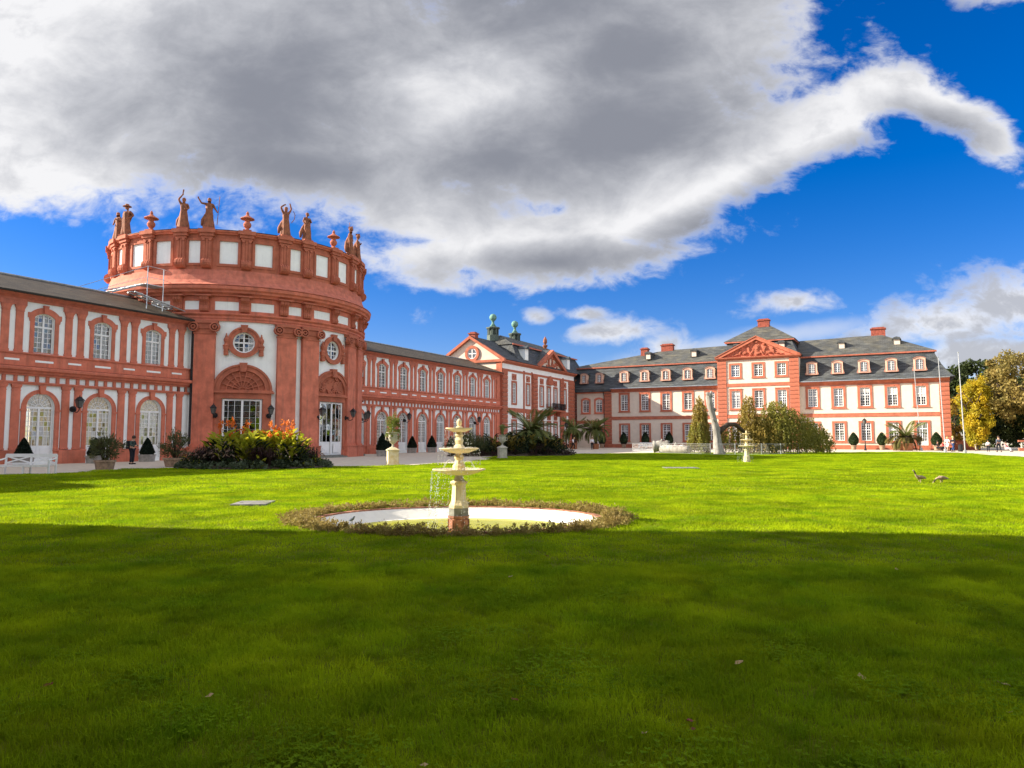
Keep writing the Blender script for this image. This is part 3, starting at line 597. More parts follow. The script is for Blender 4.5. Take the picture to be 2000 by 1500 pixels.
for i, c in enumerate(DOORS):
    at(sur[i % 2], 'door_surround', c)
    d = at(rdm, 'door', c); d.location = (0, 0, .22)
    gxs = [-1.27, -1.0, -.55, 0, .55, 1.0, 1.27]; gzs = [1.12] + [1.15 + .46 * q for q in range(1, 7)] + [4.27]
    for a in range(6):
        for b in range(7):
            kk = ('rd', a); 
            if kk not in PC: PC[kk] = [MB().prism([(gxs[a], gzs[q]), (gxs[a + 1], gzs[q]), (gxs[a + 1], gzs[q + 1]), (gxs[a], gzs[q + 1])], -.004, .004).mesh('pane', 'glass', pw) for q in range(7)]
            link('pane', PC[kk][b], d)
    w_ = at(rwm, 'round_window', c)
    for me in rp: link('pane', me, w_)
    at(rsm, 'window_surround', c); at(orms[0], 'urn_ornament', c); at(orms[1], 'urn_ornament', c)
    MB().box(deg(-1.7), deg(1.7), -.55, 0, 0, .12, 6).mould(deg(-1.6), deg(1.6), [(0, .122), (-.28, .122), (-.28, .20), (0, .20)], 6).obj('doorstep', 'greystone', rt, pol, rz=math.radians(c))
# entablature
NXR = 120
MB().box(-180, 180, -.14, .3, 10.622, 10.82, NXR).box(-180, 180, -.20, .3, 10.822, 11.02, NXR).mould(-180, 180, [(.3, 11.022), (-.26, 11.022), (-.36, 11.12), (-.36, 11.20), (.3, 11.20)], NXR).obj('architrave', 'red', rt, pol)
def pattern(half, gap, pairhalf):                         # recesses: two beside every bay axis, one between the twin pilasters
    r = []
    for c in [-123.3] + URNS + [83.7]: r += [(c - half, c - gap), (c + gap, c + half)]
    for p in MIDS: r.append((p - pairhalf, p + pairhalf))
    return r
fr = pattern(11.6, 2.4, 2.9)
wall('frieze', 'red', [(-180, 11.2), (180, 11.2), (180, 12.52), (-180, 12.52)], [[(a, 11.46), (b, 11.46), (b, 12.15), (a, 12.15)] for a, b in fr], rt, .10, y=-.10, mp=pol, step=3.0)
for a, b in fr: MB().box(a, b, -.04, .02, 11.461, 12.149, 4).obj('frieze_panel', 'white', rt, pol)
con = MB()
con.mould(deg(-.32), deg(.32), [(-.1, 11.30), (-.30, 11.34), (-.34, 11.55), (-.24, 11.78), (-.30, 11.98), (-.52, 12.20), (-.56, 12.45), (-.1, 12.45)], 2)
for q in (-.18, 0, .18): con.mould(deg(q - .05), deg(q + .05), [(-.1, 11.36), (-.345, 11.36), (-.385, 11.55), (-.28, 11.78), (-.35, 11.98), (-.565, 12.19), (-.60, 12.42), (-.1, 12.42)], 1)
con.box(deg(-.55), deg(.55), -.68, -.1, 12.452, 12.56, 3); con = con.mesh('console', 'red3', pol)
for c in URNS: at(con, 'console', c)
for p in MIDS:
    for q in (-5.3, 5.3): at(con, 'console', p + q)
MB().mould(-180, 180, [(.3, 12.54), (-.30, 12.54), (-.34, 12.64), (-.62, 12.76), (-.66, 12.90), (-.84, 13.0), (-.88, 13.20), (-.80, 13.26), (.3, 13.34)], NXR).obj('cornice', 'red', rt, pol)
MB().mould(-180, 180, [(.3, 13.30), (-.86, 13.265), (-.90, 13.30), (-.86, 13.33), (-.55, 13.48), (-.28, 13.78), (-.10, 14.20), (-.02, 14.62), (.3, 14.62)], NXR).obj('skirt_roof', 'red2', rt, pol)
dp = pattern(10.6, 3.4, 2.45)
wall('drum_wall', 'red3', [(-180, 14.62), (180, 14.62), (180, 17.42), (-180, 17.42)], [[(a, 15.12), (b, 15.12), (b, 16.90), (a, 16.90)] for a, b in dp], rt, .14, y=.06, mp=pol, step=3.0)
for a, b in dp: MB().box(a, b, .13, .22, 15.121, 16.899, 4).obj('drum_panel', 'white', rt, pol)
for a, b in dp:
    fo = [(a - 1.1, 14.92), (b + 1.1, 14.92), (b + 1.1, 17.10), (a - 1.1, 17.10)]; fi = [(a, 15.12), (b, 15.12), (b, 16.9), (a, 16.9)]
    n = 3; sub = lambda L: [(L[i][0] + (L[(i + 1) % 4][0] - L[i][0]) * t / n, L[i][1] + (L[(i + 1) % 4][1] - L[i][1]) * t / n) for i in range(4) for t in range(n)]
    MB().ring(sub(fo), sub(fi), .0, .07).obj('panel_frame', 'red3', rt, pol)
dpl = MB().box(deg(-.34), deg(.34), -.12, .1, 14.9, 17.2, 2)
for q in (-.20, 0, .20): dpl.box(deg(q - .07), deg(q + .07), -.16, -.12, 15.45, 17.0)
dpl.box(deg(-.42), deg(.42), -.2, .1, 17.02, 17.18, 2).prism([(deg(p[0]), p[1]) for p in circle(.12, -.24, 16.96, 8)], -.24, 0).prism([(deg(p[0]), p[1]) for p in circle(.12, .24, 16.96, 8)], -.24, 0)
dpl.mould(deg(-.36), deg(.36), [(.1, 14.72), (-.20, 14.74), (-.38, 14.90), (-.42, 15.08), (-.36, 15.28), (-.20, 15.42), (.1, 15.48)], 2)
for q in (-.18, 0, .18): dpl.mould(deg(q - .05), deg(q + .05), [(.1, 14.76), (-.24, 14.76), (-.42, 14.92), (-.46, 15.08), (-.40, 15.30), (-.22, 15.46), (.1, 15.48)], 1)
dpl.box(deg(-.52), deg(.52), -.30, .1, 17.2, 17.44, 2).box(deg(-.62), deg(.62), -.42, .1, 17.442, 17.74, 2)
dpl = dpl.mesh('drum_pilaster', 'red3', pol)
for c in [-123.3] + URNS + [83.7]: at(dpl, 'drum_pilaster', c)
for p in MIDS:
    for q in (-5.3, 5.3): at(dpl, 'drum_pilaster', p + q)
MB().mould(-180, 180, [(.5, 17.42), (-.10, 17.42), (-.14, 17.50), (-.28, 17.58), (-.30, 17.66), (-.18, 17.70), (.5, 17.72)], NXR).obj('parapet_cap', 'red', rt, pol)
MB().mould(-180, 180, [(.3, 17.722), (-.24, 17.722), (-.24, 17.745), (.3, 17.75)], NXR).obj('cap_flashing', 'dark', rt, pol)
MB().lathe([(10.4, 17.3), (6, 17.6), (.001, 17.8)], 48).obj('roof', 'coppdark', rt)
MB().lathe([(10.3, 10.55), (10.3, 10.5)], 48).obj('ceiling', 'white', rt)
# ---------------------------------------------------------------- far wing
WO = Vector((11.13, 121.51, 0)); WA = R_(-29.02); wx, wy = math.cos(WA), math.sin(WA)
def wpos(s, k, z=0.0): return (WO.x + wx * s + wy * k, WO.y + wy * s - wx * k, z)
wg = thing('palace_wing', 'long sunlit cream wing with dark slate mansard roof and red pedimented centre', 'palace wing', tuple(WO), WA)
LS = [8.53 + 3.53 * i for i in range(5)]; RS = [37.4 + 3.415 * i for i in range(5)]; CS = [26.65, 30.0, 33.3]
h1 = lambda c, z: contour(1.26, z + 1.25, z + 3.78, 0, 8, c)
UPZ = 4.90
holes = [contour(1.26, 1.25, 3.78, 0, 8, c) for c in LS + RS[:4]] + [contour(1.26, 6.12, 8.74, 0, 8, c) for c in LS + RS] + [contour(1.30, .12, 3.78, 0, 8, RS[4])]
holes += [contour(1.20, 5.95, 8.10, .22, 8, c) for c in (1.65, 4.05)] + [contour(1.35, .1, 3.45, .67, 10, 4.0)]
wall('wall', 'cream', [(0, 0), (23.98, 0), (23.98, 9.72), (0, 9.72)], [h for h in holes if max(p[0] for p in h) < 24], wg, .28)
wall('wall', 'cream', [(35.7, 0), (54.4, 0), (54.4, 9.72), (35.7, 9.72)], [h for h in holes if min(p[0] for p in h) > 35], wg, .28)
rh = [contour(1.26, 1.25, 3.78, 0, 8, c) for c in CS] + [contour(1.26, 6.12, 8.74, 0, 8, c) for c in CS] + [contour(1.26, 10.92, 12.74, 0, 8, c) for c in CS]
wall('centre_wall', 'cream', [(23.98, 0), (35.7, 0), (35.7, 13.55), (23.98, 13.55)], rh, wg, .28, y=-.7)
MB().box(23.98, 24.2, -.69, 3, 0, 13.5).box(35.48, 35.7, -.69, 3, 0, 13.5).obj('centre_side_wall', 'cream', wg)
MB().box(54.15, 54.4, .01, 13.5, 0, 9.7).obj('end_wall', 'cream', wg)
MB().box(0, 54.4, 13.5, 13.8, 0, 9.7).obj('rear_wall', 'cream', wg)
MB().box(.2, 54.1, .6, .7, 0, 9.6).box(24.3, 35.4, -.1, 0, 0, 13.4).obj('dark_lining', 'dark', wg)
for a, b, y in ((6.3, 23.97, 0), (25.3, 34.4, -.7), (35.71, 53.2, 0)):
    MB().box(a, b, y - .09, y + .01, 4.62, 5.08).box(a, b, y - .12, y + .01, 5.082, 5.13).obj('string_course', 'red3', wg)
    MB().box(a, b, y - .06, y + .01, 0, .62).obj('plinth', 'red3', wg)
MB().box(0, 5.0, -.10, .01, 4.05, 4.55).obj('string_course', 'red3', wg)
MB().box(25.3, 34.4, -.80, -.69, 9.40, 9.88).obj('string_course', 'red3', wg)
for a, b in ((6.3, 23.97), (35.71, 54.5)):
    MB().mould(a, b, [(0, 9.15), (-.08, 9.15), (-.10, 9.35), (-.30, 9.50), (-.55, 9.62), (-.58, 9.74), (0, 9.75)]).obj('eaves_cornice', 'red3', wg)
    MB().mould(a, b, [(-.58, 9.752), (-.74, 9.752), (-.74, 9.83), (-.58, 9.83)]).obj('gutter', 'lead', wg)
MB().mould(-1, 6.3, [(0, 9.15), (-.2, 9.15), (-.4, 9.3), (0, 9.35)]).obj('eaves_cornice', 'red', wg)
MB().box(-2.5, 6.29, -.76, .5, 9.36, 9.86).obj('eaves_board', 'slate', wg)
qb = {}
def quoins(x0, x1, y, z0, z1, h, parent):
    k = (round(x1 - x0, 3), h)
    if k not in qb: qb[k] = MB().add([(a, b, c) for c, i in ((.018, .03), (.06, 0), (h - .06, 0), (h - .018, .03)) for a, b in ((i, -.15 + i), (x1 - x0 - i, -.15 + i), (x1 - x0 - i, .0), (i, .0))], [(0, 1, 2, 3), (12, 13, 14, 15)] + [(4 * r + q, 4 * r + (q + 1) % 4, 4 * r + 4 + (q + 1) % 4, 4 * r + 4 + q) for r in range(3) for q in range(4)]).mesh('quoin_block', 'red3')
    z = z0
    while z + h < z1 + .02: link('quoin_block', qb[k], parent, (x0, y, z)); z += h
quoins(5.05, 6.3, 0, .6, 9.1, .607, wg); quoins(53.22, 54.42, 0, .6, 9.1, .607, wg)
quoins(23.96, 25.3, -.7, .6, 13.4, .61, wg); quoins(34.4, 35.72, -.7, .6, 13.4, .61, wg)
for a, b, y in ((5.05, 6.3, 0), (53.22, 54.42, 0), (23.96, 25.3, -.7), (34.4, 35.72, -.7)): MB().box(a - .02, b + .02, y - .16, y + .01, 0, .598).obj('pier_base', 'red3', wg)
sm = MB().ring([(-.95, 5.86), (.95, 5.86), (.95, 8.98), (-.95, 8.98)], [(-.63, 6.12), (.63, 6.12), (.63, 8.74), (-.63, 8.74)], -.08, 0).box(-1.05, 1.05, -.16, 0, 5.80, 5.90).box(-1.0, 1.0, -.13, 0, 8.982, 9.08).prism([(-.22, 8.74), (.22, 8.74), (.28, 9.0), (-.28, 9.0)], -.11, -.02).mesh('window_surround', 'red3')
sg = MB().ring([(-.95, 1.0), (.95, 1.0), (.95, 4.02), (-.95, 4.02)], [(-.63, 1.25), (.63, 1.25), (.63, 3.78), (-.63, 3.78)], -.08, 0).box(-1.03, 1.03, -.15, 0, .96, 1.04).mesh('window_surround', 'red3')
sd = MB().ring([(-.98, 0.12), (.98, .12), (.98, 4.02), (-.98, 4.02)], [(-.65, .12), (.65, .12), (.65, 3.78), (-.65, 3.78)], -.08, 0).mesh('door_surround', 'red3')
st_ = MB().ring([(-.95, 10.66), (.95, 10.66), (.95, 13.0), (-.95, 13.0)], [(-.63, 10.92), (.63, 10.92), (.63, 12.74), (-.63, 12.74)], -.08, 0).box(-1.03, 1.03, -.15, 0, 10.6, 10.69).mesh('window_surround', 'red3')
sa = MB().ring(contour(1.75, 5.68, 8.42, .30, 10), contour(1.20, 5.95, 8.10, .22, 10), -.08, 0).box(-.95, .95, -.14, 0, 5.62, 5.70).mesh('window_surround', 'red')
def wjoin(h, nb, nt, name='window'):
    z = h * .60; zs = [z * i / nb for i in range(1, nb)] + [z + (h - z) * i / nt for i in range(1, nt)]
    return casement(1.24, h, 0, [-.31, .31], zs, zm=(z,), mw=.10, fr=.085, bar=.038).mesh(name, 'paint'), MB().box(-.58, .58, -.004, .004, .04, h - .04).mesh('pane', 'darkglass')
ju = wjoin(2.60, 4, 3); jg = wjoin(2.51, 4, 3); jt = wjoin(1.80, 3, 2)
bl_ = [MB().box(-.58, .58, -.012, -.006, z0_, 2.5).mesh('blind', 'blind') for z0_ in (1.6, 1.1, 2.0)]
nb_ = [0]
def place(js, s, c, y, z, parent):
    w_ = link('window', js[0], parent, (c, y + .14, z)); link('pane', js[1], w_); nb_[0] += 1
    if nb_[0] * 7 % 11 in (1, 4, 8) and js is not jt: link('blind', bl_[nb_[0] % 3], w_)
    link('window_surround', s, parent, (c, y, 0)); return w_
for c in LS + RS: place(ju, sm, c, 0, 6.13, wg)
for c in LS + RS[:4]: place(jg, sg, c, 0, 1.26, wg)
for c in CS: place(ju, sm, c, -.7, 6.13, wg); place(jg, sg, c, -.7, 1.26, wg); place(jt, st_, c, -.7, 10.93, wg)
ja = (casement(1.18, 2.13, .22, [-.30, .30], [.32, .64, .96, 1.55, 1.82], zm=(1.28,), fr=.085).mesh('window', 'paint'), MB().box(-.55, .55, -.004, .004, .04, 2.0).mesh('pane', 'darkglass'))
for c in (1.65, 4.05): place(ja, sa, c, 0, 5.96, wg)
dj = casement(1.28, 3.64, 0, [-.42, -.22, .22, .42], [1.5, 1.9, 2.3], zm=(2.75,), panel=1.1).mesh('door', 'paint'); dpn = MB().box(-.6, .6, -.004, .004, 1.0, 3.6).mesh('pane', 'darkglass')
d = link('door', dj, wg, (RS[4], .14, .13)); link('pane', dpn, d); link('door_surround', sd, wg, (RS[4], 0, 0))
dj2 = casement(1.33, 3.34, .66, [-.36, .36], [1.4, 1.8, 2.2], zm=(2.55,), panel=1.0).mesh('door', 'paint'); d = link('door', dj2, wg, (4.0, .14, .11)); MB().box(-.6, .6, -.004, .004, 1.0, 2.7).obj('pane', 'darkglass', d)
MB().ring(contour(1.95, .1, 3.78, .97, 10), contour(1.35, .1, 3.45, .67, 10), -.08, 0).obj('door_surround', 'red', wg, loc=(4.0, 0, 0))
# mansard: lower slope bells out at the eaves, upper slope hipped
LOW = [(-.74, 9.84), (-.40, 10.10), (.15, 10.75), (.75, 11.7), (1.30, 12.9), (1.55, 13.5)]
def mans(xa, xb, hl, hr, name='lower_roof'):
    b = MB(); k = len(LOW)
    vs = []
    for sgn, x, hip in ((-1, xa, hl), (1, xb, hr)):
        for y, z in LOW: vs.append((x - sgn * (y + .74) * hip * 1.0, y, z))
    fs = [(i, i + 1, i + 1 + k, i + k) for i in range(k - 1)]
    b.add(vs, fs)
    if hr:                                                # right hip face
        vs = [(xb - (y + .74), y, z) for y, z in LOW] + [(xb - (y + .74), 13.6 - y, z) for y, z in LOW]; b.add(vs, [(i, i + 1, i + 1 + k, i + k) for i in range(k - 1)])
    return b.obj(name, 'slate', wg)
mans(-2.5, 23.98, 0, 0); mans(35.7, 55.15, 0, 1)
MB().mould(-2.5, 23.98, [(1.5, 13.45), (1.30, 13.5), (1.26, 13.66), (1.6, 13.72)]).obj('roof_break', 'red2', wg)
MB().mould(35.7, 53.2, [(1.5, 13.45), (1.30, 13.5), (1.26, 13.66), (1.6, 13.72)]).obj('roof_break', 'red2', wg)
MB().add([(-2.5, 1.4, 13.7), (24.5, 1.4, 13.7), (24.5, 6.8, 16.75), (13.5, 6.8, 16.55), (-2.5, 3.2, 14.0), (-2.5, 12, 13.7), (24.5, 12, 13.7)], [(0, 1, 2, 3, 4), (4, 3, 5), (3, 2, 6, 5), (0, 4, 5)]).obj('upper_roof', 'slateup', wg)
MB().add([(35.0, 1.4, 13.7), (53.1, 1.4, 13.7), (46.4, 6.8, 16.95), (35.0, 6.8, 16.75), (53.1, 12, 13.7), (35, 12, 13.7)], [(0, 1, 2, 3), (1, 4, 2), (2, 4, 5, 3)]).obj('upper_roof', 'slateup', wg)
# pediment and centre roof
P0, P1, PX, PZ = 23.70, 36.0, 29.85, 16.75
MB().box(P0 + .2, P1 - .2, -.95, 0, 13.45, 13.62).mould(P0, P1, [(0, 13.622), (-1.05, 13.622), (-1.2, 13.72), (-1.25, 13.88), (0, 13.92)]).obj('cornice', 'red3', wg)
MB().add([(P0 + .5, -.74, 13.9), (P1 - .5, -.74, 13.9), (PX, -.74, PZ - .2)], [(0, 1, 2)]).obj('tympanum', 'red', wg)
for sx, xe in ((-1, P0), (1, P1)):
    b = MB(); b.prism([(xe, 13.9), (xe - sx * .95, 13.9), (PX, PZ - .35), (PX, PZ + .12)], -1.2, -.5).prism([(xe + sx * .03, 13.98), (xe, 13.9), (PX, PZ + .12), (PX, PZ + .24)], -1.3, .6)
    b.obj('raking_cornice', 'red3', wg)
q = random.Random(11); rel = MB()
def lump(b, x, z, a, c, d, rot=0):
    n = 10
    for k in range(3):
        f = 1 - k * .3; y = -.74 - d * (k + 1) / 3
        P = [(x + a * f * math.cos(2 * math.pi * i / n) * math.cos(rot) - c * f * math.sin(2 * math.pi * i / n) * math.sin(rot), z + a * f * math.cos(2 * math.pi * i / n) * math.sin(rot) + c * f * math.sin(2 * math.pi * i / n) * math.cos(rot)) for i in range(n)]
        b.prism(P, y, -.73)
lump(rel, PX, 15.2, .55, .75, .3); lump(rel, PX, 16.05, .5, .22, .3); lump(rel, PX, 14.3, .6, .35, .25)
for sx in (-1, 1):
    lump(rel, PX + sx * 1.15, 14.95, .28, .62, .32, -sx * .35); lump(rel, PX + sx * 1.05, 15.62, .2, .22, .32); lump(rel, PX + sx * 1.7, 14.45, .55, .25, .3, -sx * .3); lump(rel, PX + sx * 2.4, 14.55, .22, .42, .3, sx * .5); lump(rel, PX + sx * 2.3, 15.02, .17, .18, .3)
    lump(rel, PX + sx * 2.95, 14.25, .5, .17, .25, -sx * .2); lump(rel, PX + sx * .72, 14.5, .2, .5, .3, sx * .6); lump(rel, PX + sx * 3.5, 14.12, .35, .12, .2, 0)
    for k in range(7): lump(rel, PX + sx * q.uniform(.3, 3.0), 14.1 + q.uniform(0, .9), q.uniform(.08, .2), q.uniform(.06, .15), .25, q.uniform(0, 3))
rel.obj('relief', 'red3', wg)
MB().add([(P0, -1.3, 13.98), (PX, -1.3, PZ + .25), (PX, 4, PZ + .25), (P0, 4, 13.98), (P1, -1.3, 13.98), (P1, 4, 13.98)], [(0, 1, 2, 3), (1, 4, 5, 2)]).obj('pediment_roof', 'slate', wg)
cb = MB(); zb = [(23.9, 35.8, -.2, 13.9), (24.4, 35.3, .4, 14.6), (25.2, 34.5, 1.4, 16.4)]
for (a, b_, y, z), (a2, b2, y2, z2) in zip(zb, zb[1:]): cb.add([(a, y, z), (b_, y, z), (b2, y2, z2), (a2, y2, z2), (a, 13 - y, z), (b_, 13 - y, z), (b2, 13 - y2, z2), (a2, 13 - y2, z2)], [(0, 1, 2, 3), (1, 5, 6, 2), (4, 0, 3, 7), (5, 4, 7, 6)])
cb.obj('centre_roof', 'slate', wg)
MB().box(24.75, 34.95, 1.0, 1.2, 16.35, 16.55).box(34.75, 34.95, 1.2, 11.5, 16.35, 16.55).box(24.75, 24.95, 1.2, 11.5, 16.35, 16.55).obj('roof_break', 'red2', wg)
MB().add([(24.6, .95, 16.55), (35.1, .95, 16.55), (30.9, 5.2, 19.35), (28.9, 5.2, 19.35), (35.1, 12, 16.55), (24.6, 12, 16.55)], [(0, 1, 2, 3), (1, 4, 2), (2, 4, 5, 3), (0, 3, 5)]).obj('centre_roof', 'slateup', wg)
def chimney(x, y, z, w, h): return MB().box(x - w / 2, x + w / 2, y - .5, y + .5, z, z + h).box(x - w / 2 - .12, x + w / 2 + .12, y - .62, y + .62, z + h + .002, z + h + .18).box(x - w / 2 + .1, x + w / 2 - .1, y - .4, y + .4, z + h + .182, z + h + .34)
for x, y, z, w, h in ((30.0, 5.3, 18.6, 1.7, 1.5), (13.9, 7.0, 15.6, 2.0, 1.75), (10.2, 6.0, 14.6, 1.2, 2.2), (46.0, 7.2, 16.2, 1.9, 1.6)): chimney(x, y, z, w, h).obj('chimney', 'chimney', wg)
# dormers
def dormer(w, h, y):
    d = MB(); o = contour(w, 0, h, w * .17, 10); i_ = contour(w - .5, .12, h - .24, (w - .5) * .17, 10)
    d.ring(o, i_, -.16, .05).prism(contour(w - .2, 0.02, h - .1, (w - .2) * .16, 10), .06, 2.6)
    return d.mesh('dormer', 'pinkish')
def dorm_parts(w, h):
    tr = MB().ring(contour(w - .44, .10, h - .20, (w - .44) * .17, 10), contour(w - .62, .17, h - .29, (w - .62) * .17, 10), -.20, -.16).box(-w / 2 - .1, w / 2 + .1, -.22, .1, -.06, 0)
    o = contour(w + .16, h - w * .17 - .02, h + .07, w * .18, 10)[2:]; i_ = contour(w + .06, h - w * .17 - .04, h + .005, w * .17, 10)[2:]
    tr.ring(o, i_, -.24, -.05, False)
    for sx in (-1, 1): tr.prism([(sx * (w / 2), 0), (sx * (w / 2 + .22), 0), (sx * (w / 2 + .10), .35), (sx * (w / 2), .7)], -.17, .0)
    tr = tr.mesh('dormer_trim', 'dormertrim'); rf = MB().ring(o, i_, -.05, 2.6, False).mesh('dormer_roof', 'slate')
    jn = casement(w - .5, h - .36, (w - .5) * .17, [-(w - .5) / 4, (w - .5) / 4], [.32, .64, .96, 1.28], mw=.09, fr=.07).mesh('window', 'paint'); pn = MB().box(-(w - .6) / 2, (w - .6) / 2, -.004, .004, .03, h - .5).mesh('pane', 'darkglass')
    return tr, rf, jn, pn
dm = dormer(1.45, 1.85, 0); dt = dorm_parts(1.45, 1.85); dm2 = dormer(1.25, 1.7, 0); dt2 = dorm_parts(1.25, 1.7)
for c, a, b in [(c, dm, dt) for c in LS + RS] + [(1.35, dm2, dt2), (4.15, dm2, dt2)]:
    d = link('dormer', a, wg, (c, .05, 10.85)); link('dormer_trim', b[0], d); link('dormer_roof', b[1], d); w_ = link('window', b[2], d, (0, -.06, .13)); link('pane', b[3], d, (0, -.03, .15))
sdm = MB().box(-.42, .42, 0, 1.8, 0, .95).mesh('roof_hatch', 'cream'); sdr = MB().prism([(-.6, .9), (.6, .9), (.42, 1.18), (0, 1.3), (-.42, 1.18)], -.2, 2.2).box(-.5, -.422, -.06, 1.8, 0, .9).box(.422, .5, -.06, 1.8, 0, .9).mesh('hatch_roof', 'slate')
for x, y, z in ((11.6, 3.3, 14.85), (19.3, 3.3, 14.85), (41.2, 3.3, 14.75), (48.4, 3.6, 14.85), (26.6, .75, 14.9), (33.2, .75, 15.0)):
    d = link('roof_hatch', sdm, wg, (x, y, z)); link('hatch_roof', sdr, d)
MB().tube([(5.0, -.5, 9.3), (5.0, -.16, 8.6), (5.0, -.16, .1)], .07, 8).obj('downpipe', 'dark', wg)
# ---------------------------------------------------------------- gabled pavilion between gallery and wing
pv = thing('palace_pavilion', 'red and cream pavilion with round gable window, slate roof and two green copper balls', 'pavilion', tuple(G0), GA)
PW = [(62.3, 1.10), (66.75, .95), (71.5, 1.05), (74.1, 1.05), (76.65, 1.05), (80.4, .95)]
Y0 = -.4
hs = [contour(w, 6.55, 9.45, 0, 8, c) for c, w in PW] + [contour(w, .9, 4.0, 0, 8, c) for c, w in PW]
wall('wall', 'white', [(58.8, 0), (84.4, 0), (84.4, 12.2), (58.8, 12.2)], hs, pv, .3, y=Y0)
MB().box(59.1, 84, .4, .5, 0, 12).obj('dark_lining', 'dark', pv)
gab = [(-.4, 0), (9.3, 0), (9.3, 12.6), (4.64, 15.6), (-.4, 12.3)]
b = MB(); k = len(gab); b.add([(58.8, p[0], p[1]) for p in gab], [tuple(range(k))]); b.obj('gable_wall', 'cream', pv)
MB().box(58.8, 95, 9.2, 9.3, 0, 12.2).box(90.5, 90.6, .2, 9.2, 0, 12.2).obj('rear_wall', 'cream', pv)
MB().box(84.4, 90.5, .3, .6, 0, 11.6).obj('recessed_wall', 'white', pv)
for y0_, z0_, y1_, z1_ in ((4.64, 16.05, -.95, 12.55), (4.64, 16.05, 10.1, 12.55)):
    nrm = .42
    MB().add([(58.35, y0_, z0_), (58.35, y1_, z1_), (58.35, y1_, z1_ - nrm), (58.35, y0_, z0_ - nrm), (58.9, y0_, z0_), (58.9, y1_, z1_), (58.9, y1_, z1_ - nrm), (58.9, y0_, z0_ - nrm)], [(0, 1, 2, 3), (4, 7, 6, 5), (0, 4, 5, 1), (3, 2, 6, 7), (1, 5, 6, 2)]).obj('raking_cornice', 'red3', pv)
MB().box(58.55, 58.8, -.7, 9.6, 12.15, 12.5).obj('gable_cornice', 'red3', pv)
MB().box(58.72, 58.8, -.42, 9.2, 10.9, 11.15).obj('gable_band', 'red3', pv); MB().box(58.70, 58.8, -.42, .5, 0, 12.14).obj('corner_strip', 'red3', pv)
rw = MB(); n = 24
def yz_ring(b, x0, x1, cy, cz, r0, r1):
    for i in range(n):
        a, c = 2 * math.pi * i / n, 2 * math.pi * (i + 1) / n
        A = [(x0, cy + r * math.cos(t), cz + r * math.sin(t)) for r, t in ((r0, a), (r0, c), (r1, c), (r1, a))]
        B = [(x1, p[1], p[2]) for p in A]
        b.add(A + B, [(0, 1, 2, 3), (0, 4, 5, 1), (2, 6, 7, 3)])
yz_ring(rw, 58.62, 58.8, 4.4, 13.5, .75, 1.15); rw.obj('round_window', 'red3', pv)
rw2 = MB(); yz_ring(rw2, 58.70, 58.78, 4.4, 13.5, .66, .76); rw2.box(58.70, 58.76, 4.34, 4.46, 12.8, 14.2).box(58.70, 58.76, 3.7, 5.1, 13.44, 13.56).obj('window_bars', 'paint', pv)
MB().add([(58.77, 4.4 + .7 * math.cos(2 * math.pi * i / 20), 13.5 + .7 * math.sin(2 * math.pi * i / 20)) for i in range(20)], [tuple(range(20))]).obj('pane', 'darkglass', pv)
# front dressings
for a, b_ in ((58.8, 60.2), (81.9, 84.4)): quoins(a, b_, Y0, .6, 11.5, .61, pv)
for a, b_ in ((68.1, 69.7), (78.3, 79.6)): quoins(a, b_, Y0 - .12, .6, 11.5, .61, pv)
for x in (65.4, 68.06, 79.7): MB().box(x - .2, x + .2, Y0 - .10, Y0, .6, 11.4).obj('pilaster_strip', 'red3', pv)
MB().box(60.2, 81.9, Y0 - .08, Y0, 5.25, 5.85).obj('string_course', 'red3', pv)
MB().box(58.8, 84.4, Y0 - .10, Y0, 10.95, 11.25).mould(58.4, 84.6, [(Y0, 11.98), (Y0 - .1, 11.98), (Y0 - .2, 12.1), (Y0 - .5, 12.25), (Y0 - .55, 12.42), (Y0, 12.45)]).obj('cornice', 'red3', pv)
MB().box(58.8, 84.4, Y0 - .14, Y0, 0, .6).obj('plinth', 'red3', pv)
pj = {}
for c, w in PW:
    for z, h in ((6.55, 2.9), (.9, 3.1)):
        if (w, h) not in pj: pj[(w, h)] = (casement(w - .02, h - .02, 0, [-w / 4, w / 4], [h * i / 7 for i in (1, 2, 3, 4, 6)], zm=(h * 5 / 7,), fr=.08).mesh('window', 'paint'), MB().box(-w / 2 + .06, w / 2 - .06, -.004, .004, .05, h - .06).mesh('pane', 'darkglass'),
            MB().ring([(-w / 2 - .26, -.24), (w / 2 + .26, -.24), (w / 2 + .26, h + .26), (-w / 2 - .26, h + .26)], [(-w / 2, 0), (w / 2, 0), (w / 2, h), (-w / 2, h)], -.09, 0).mesh('window_surround', 'red3'),
            MB().ring([(-w / 2 - .1, h + .4), (w / 2 + .1, h + .4), (w / 2 + .1, h + 1.25), (-w / 2 - .1, h + 1.25)], [(-w / 2 + .1, h + .55), (w / 2 - .1, h + .55), (w / 2 - .1, h + 1.1), (-w / 2 + .1, h + 1.1)], -.09, 0).prism(circle(w * .27, 0, h + .82, 8), -.12, -.01).mesh('ornament_panel', 'red3'))
        p = pj[(w, h)]; wn = link('window', p[0], pv, (c, Y0 + .14, z)); link('pane', p[1], wn); link('window_surround', p[2], pv, (c, Y0, z)); link('ornament_panel', p[3], pv, (c, Y0, z))
PP0, PP1, PPX = 69.2, 80.1, 74.5
MB().add([(PP0 + .5, Y0 - .1, 12.4), (PP1 - .5, Y0 - .1, 12.4), (PPX, Y0 - .1, 15.1)], [(0, 1, 2)]).obj('tympanum', 'cream', pv)
for sx, xe in ((-1, PP0), (1, PP1)): MB().prism([(xe, 12.44), (xe - sx * .9, 12.44), (PPX, 14.85), (PPX, 15.45)], Y0 - .7, Y0).obj('raking_cornice', 'red3', pv)
tr = MB(); qq = random.Random(3)
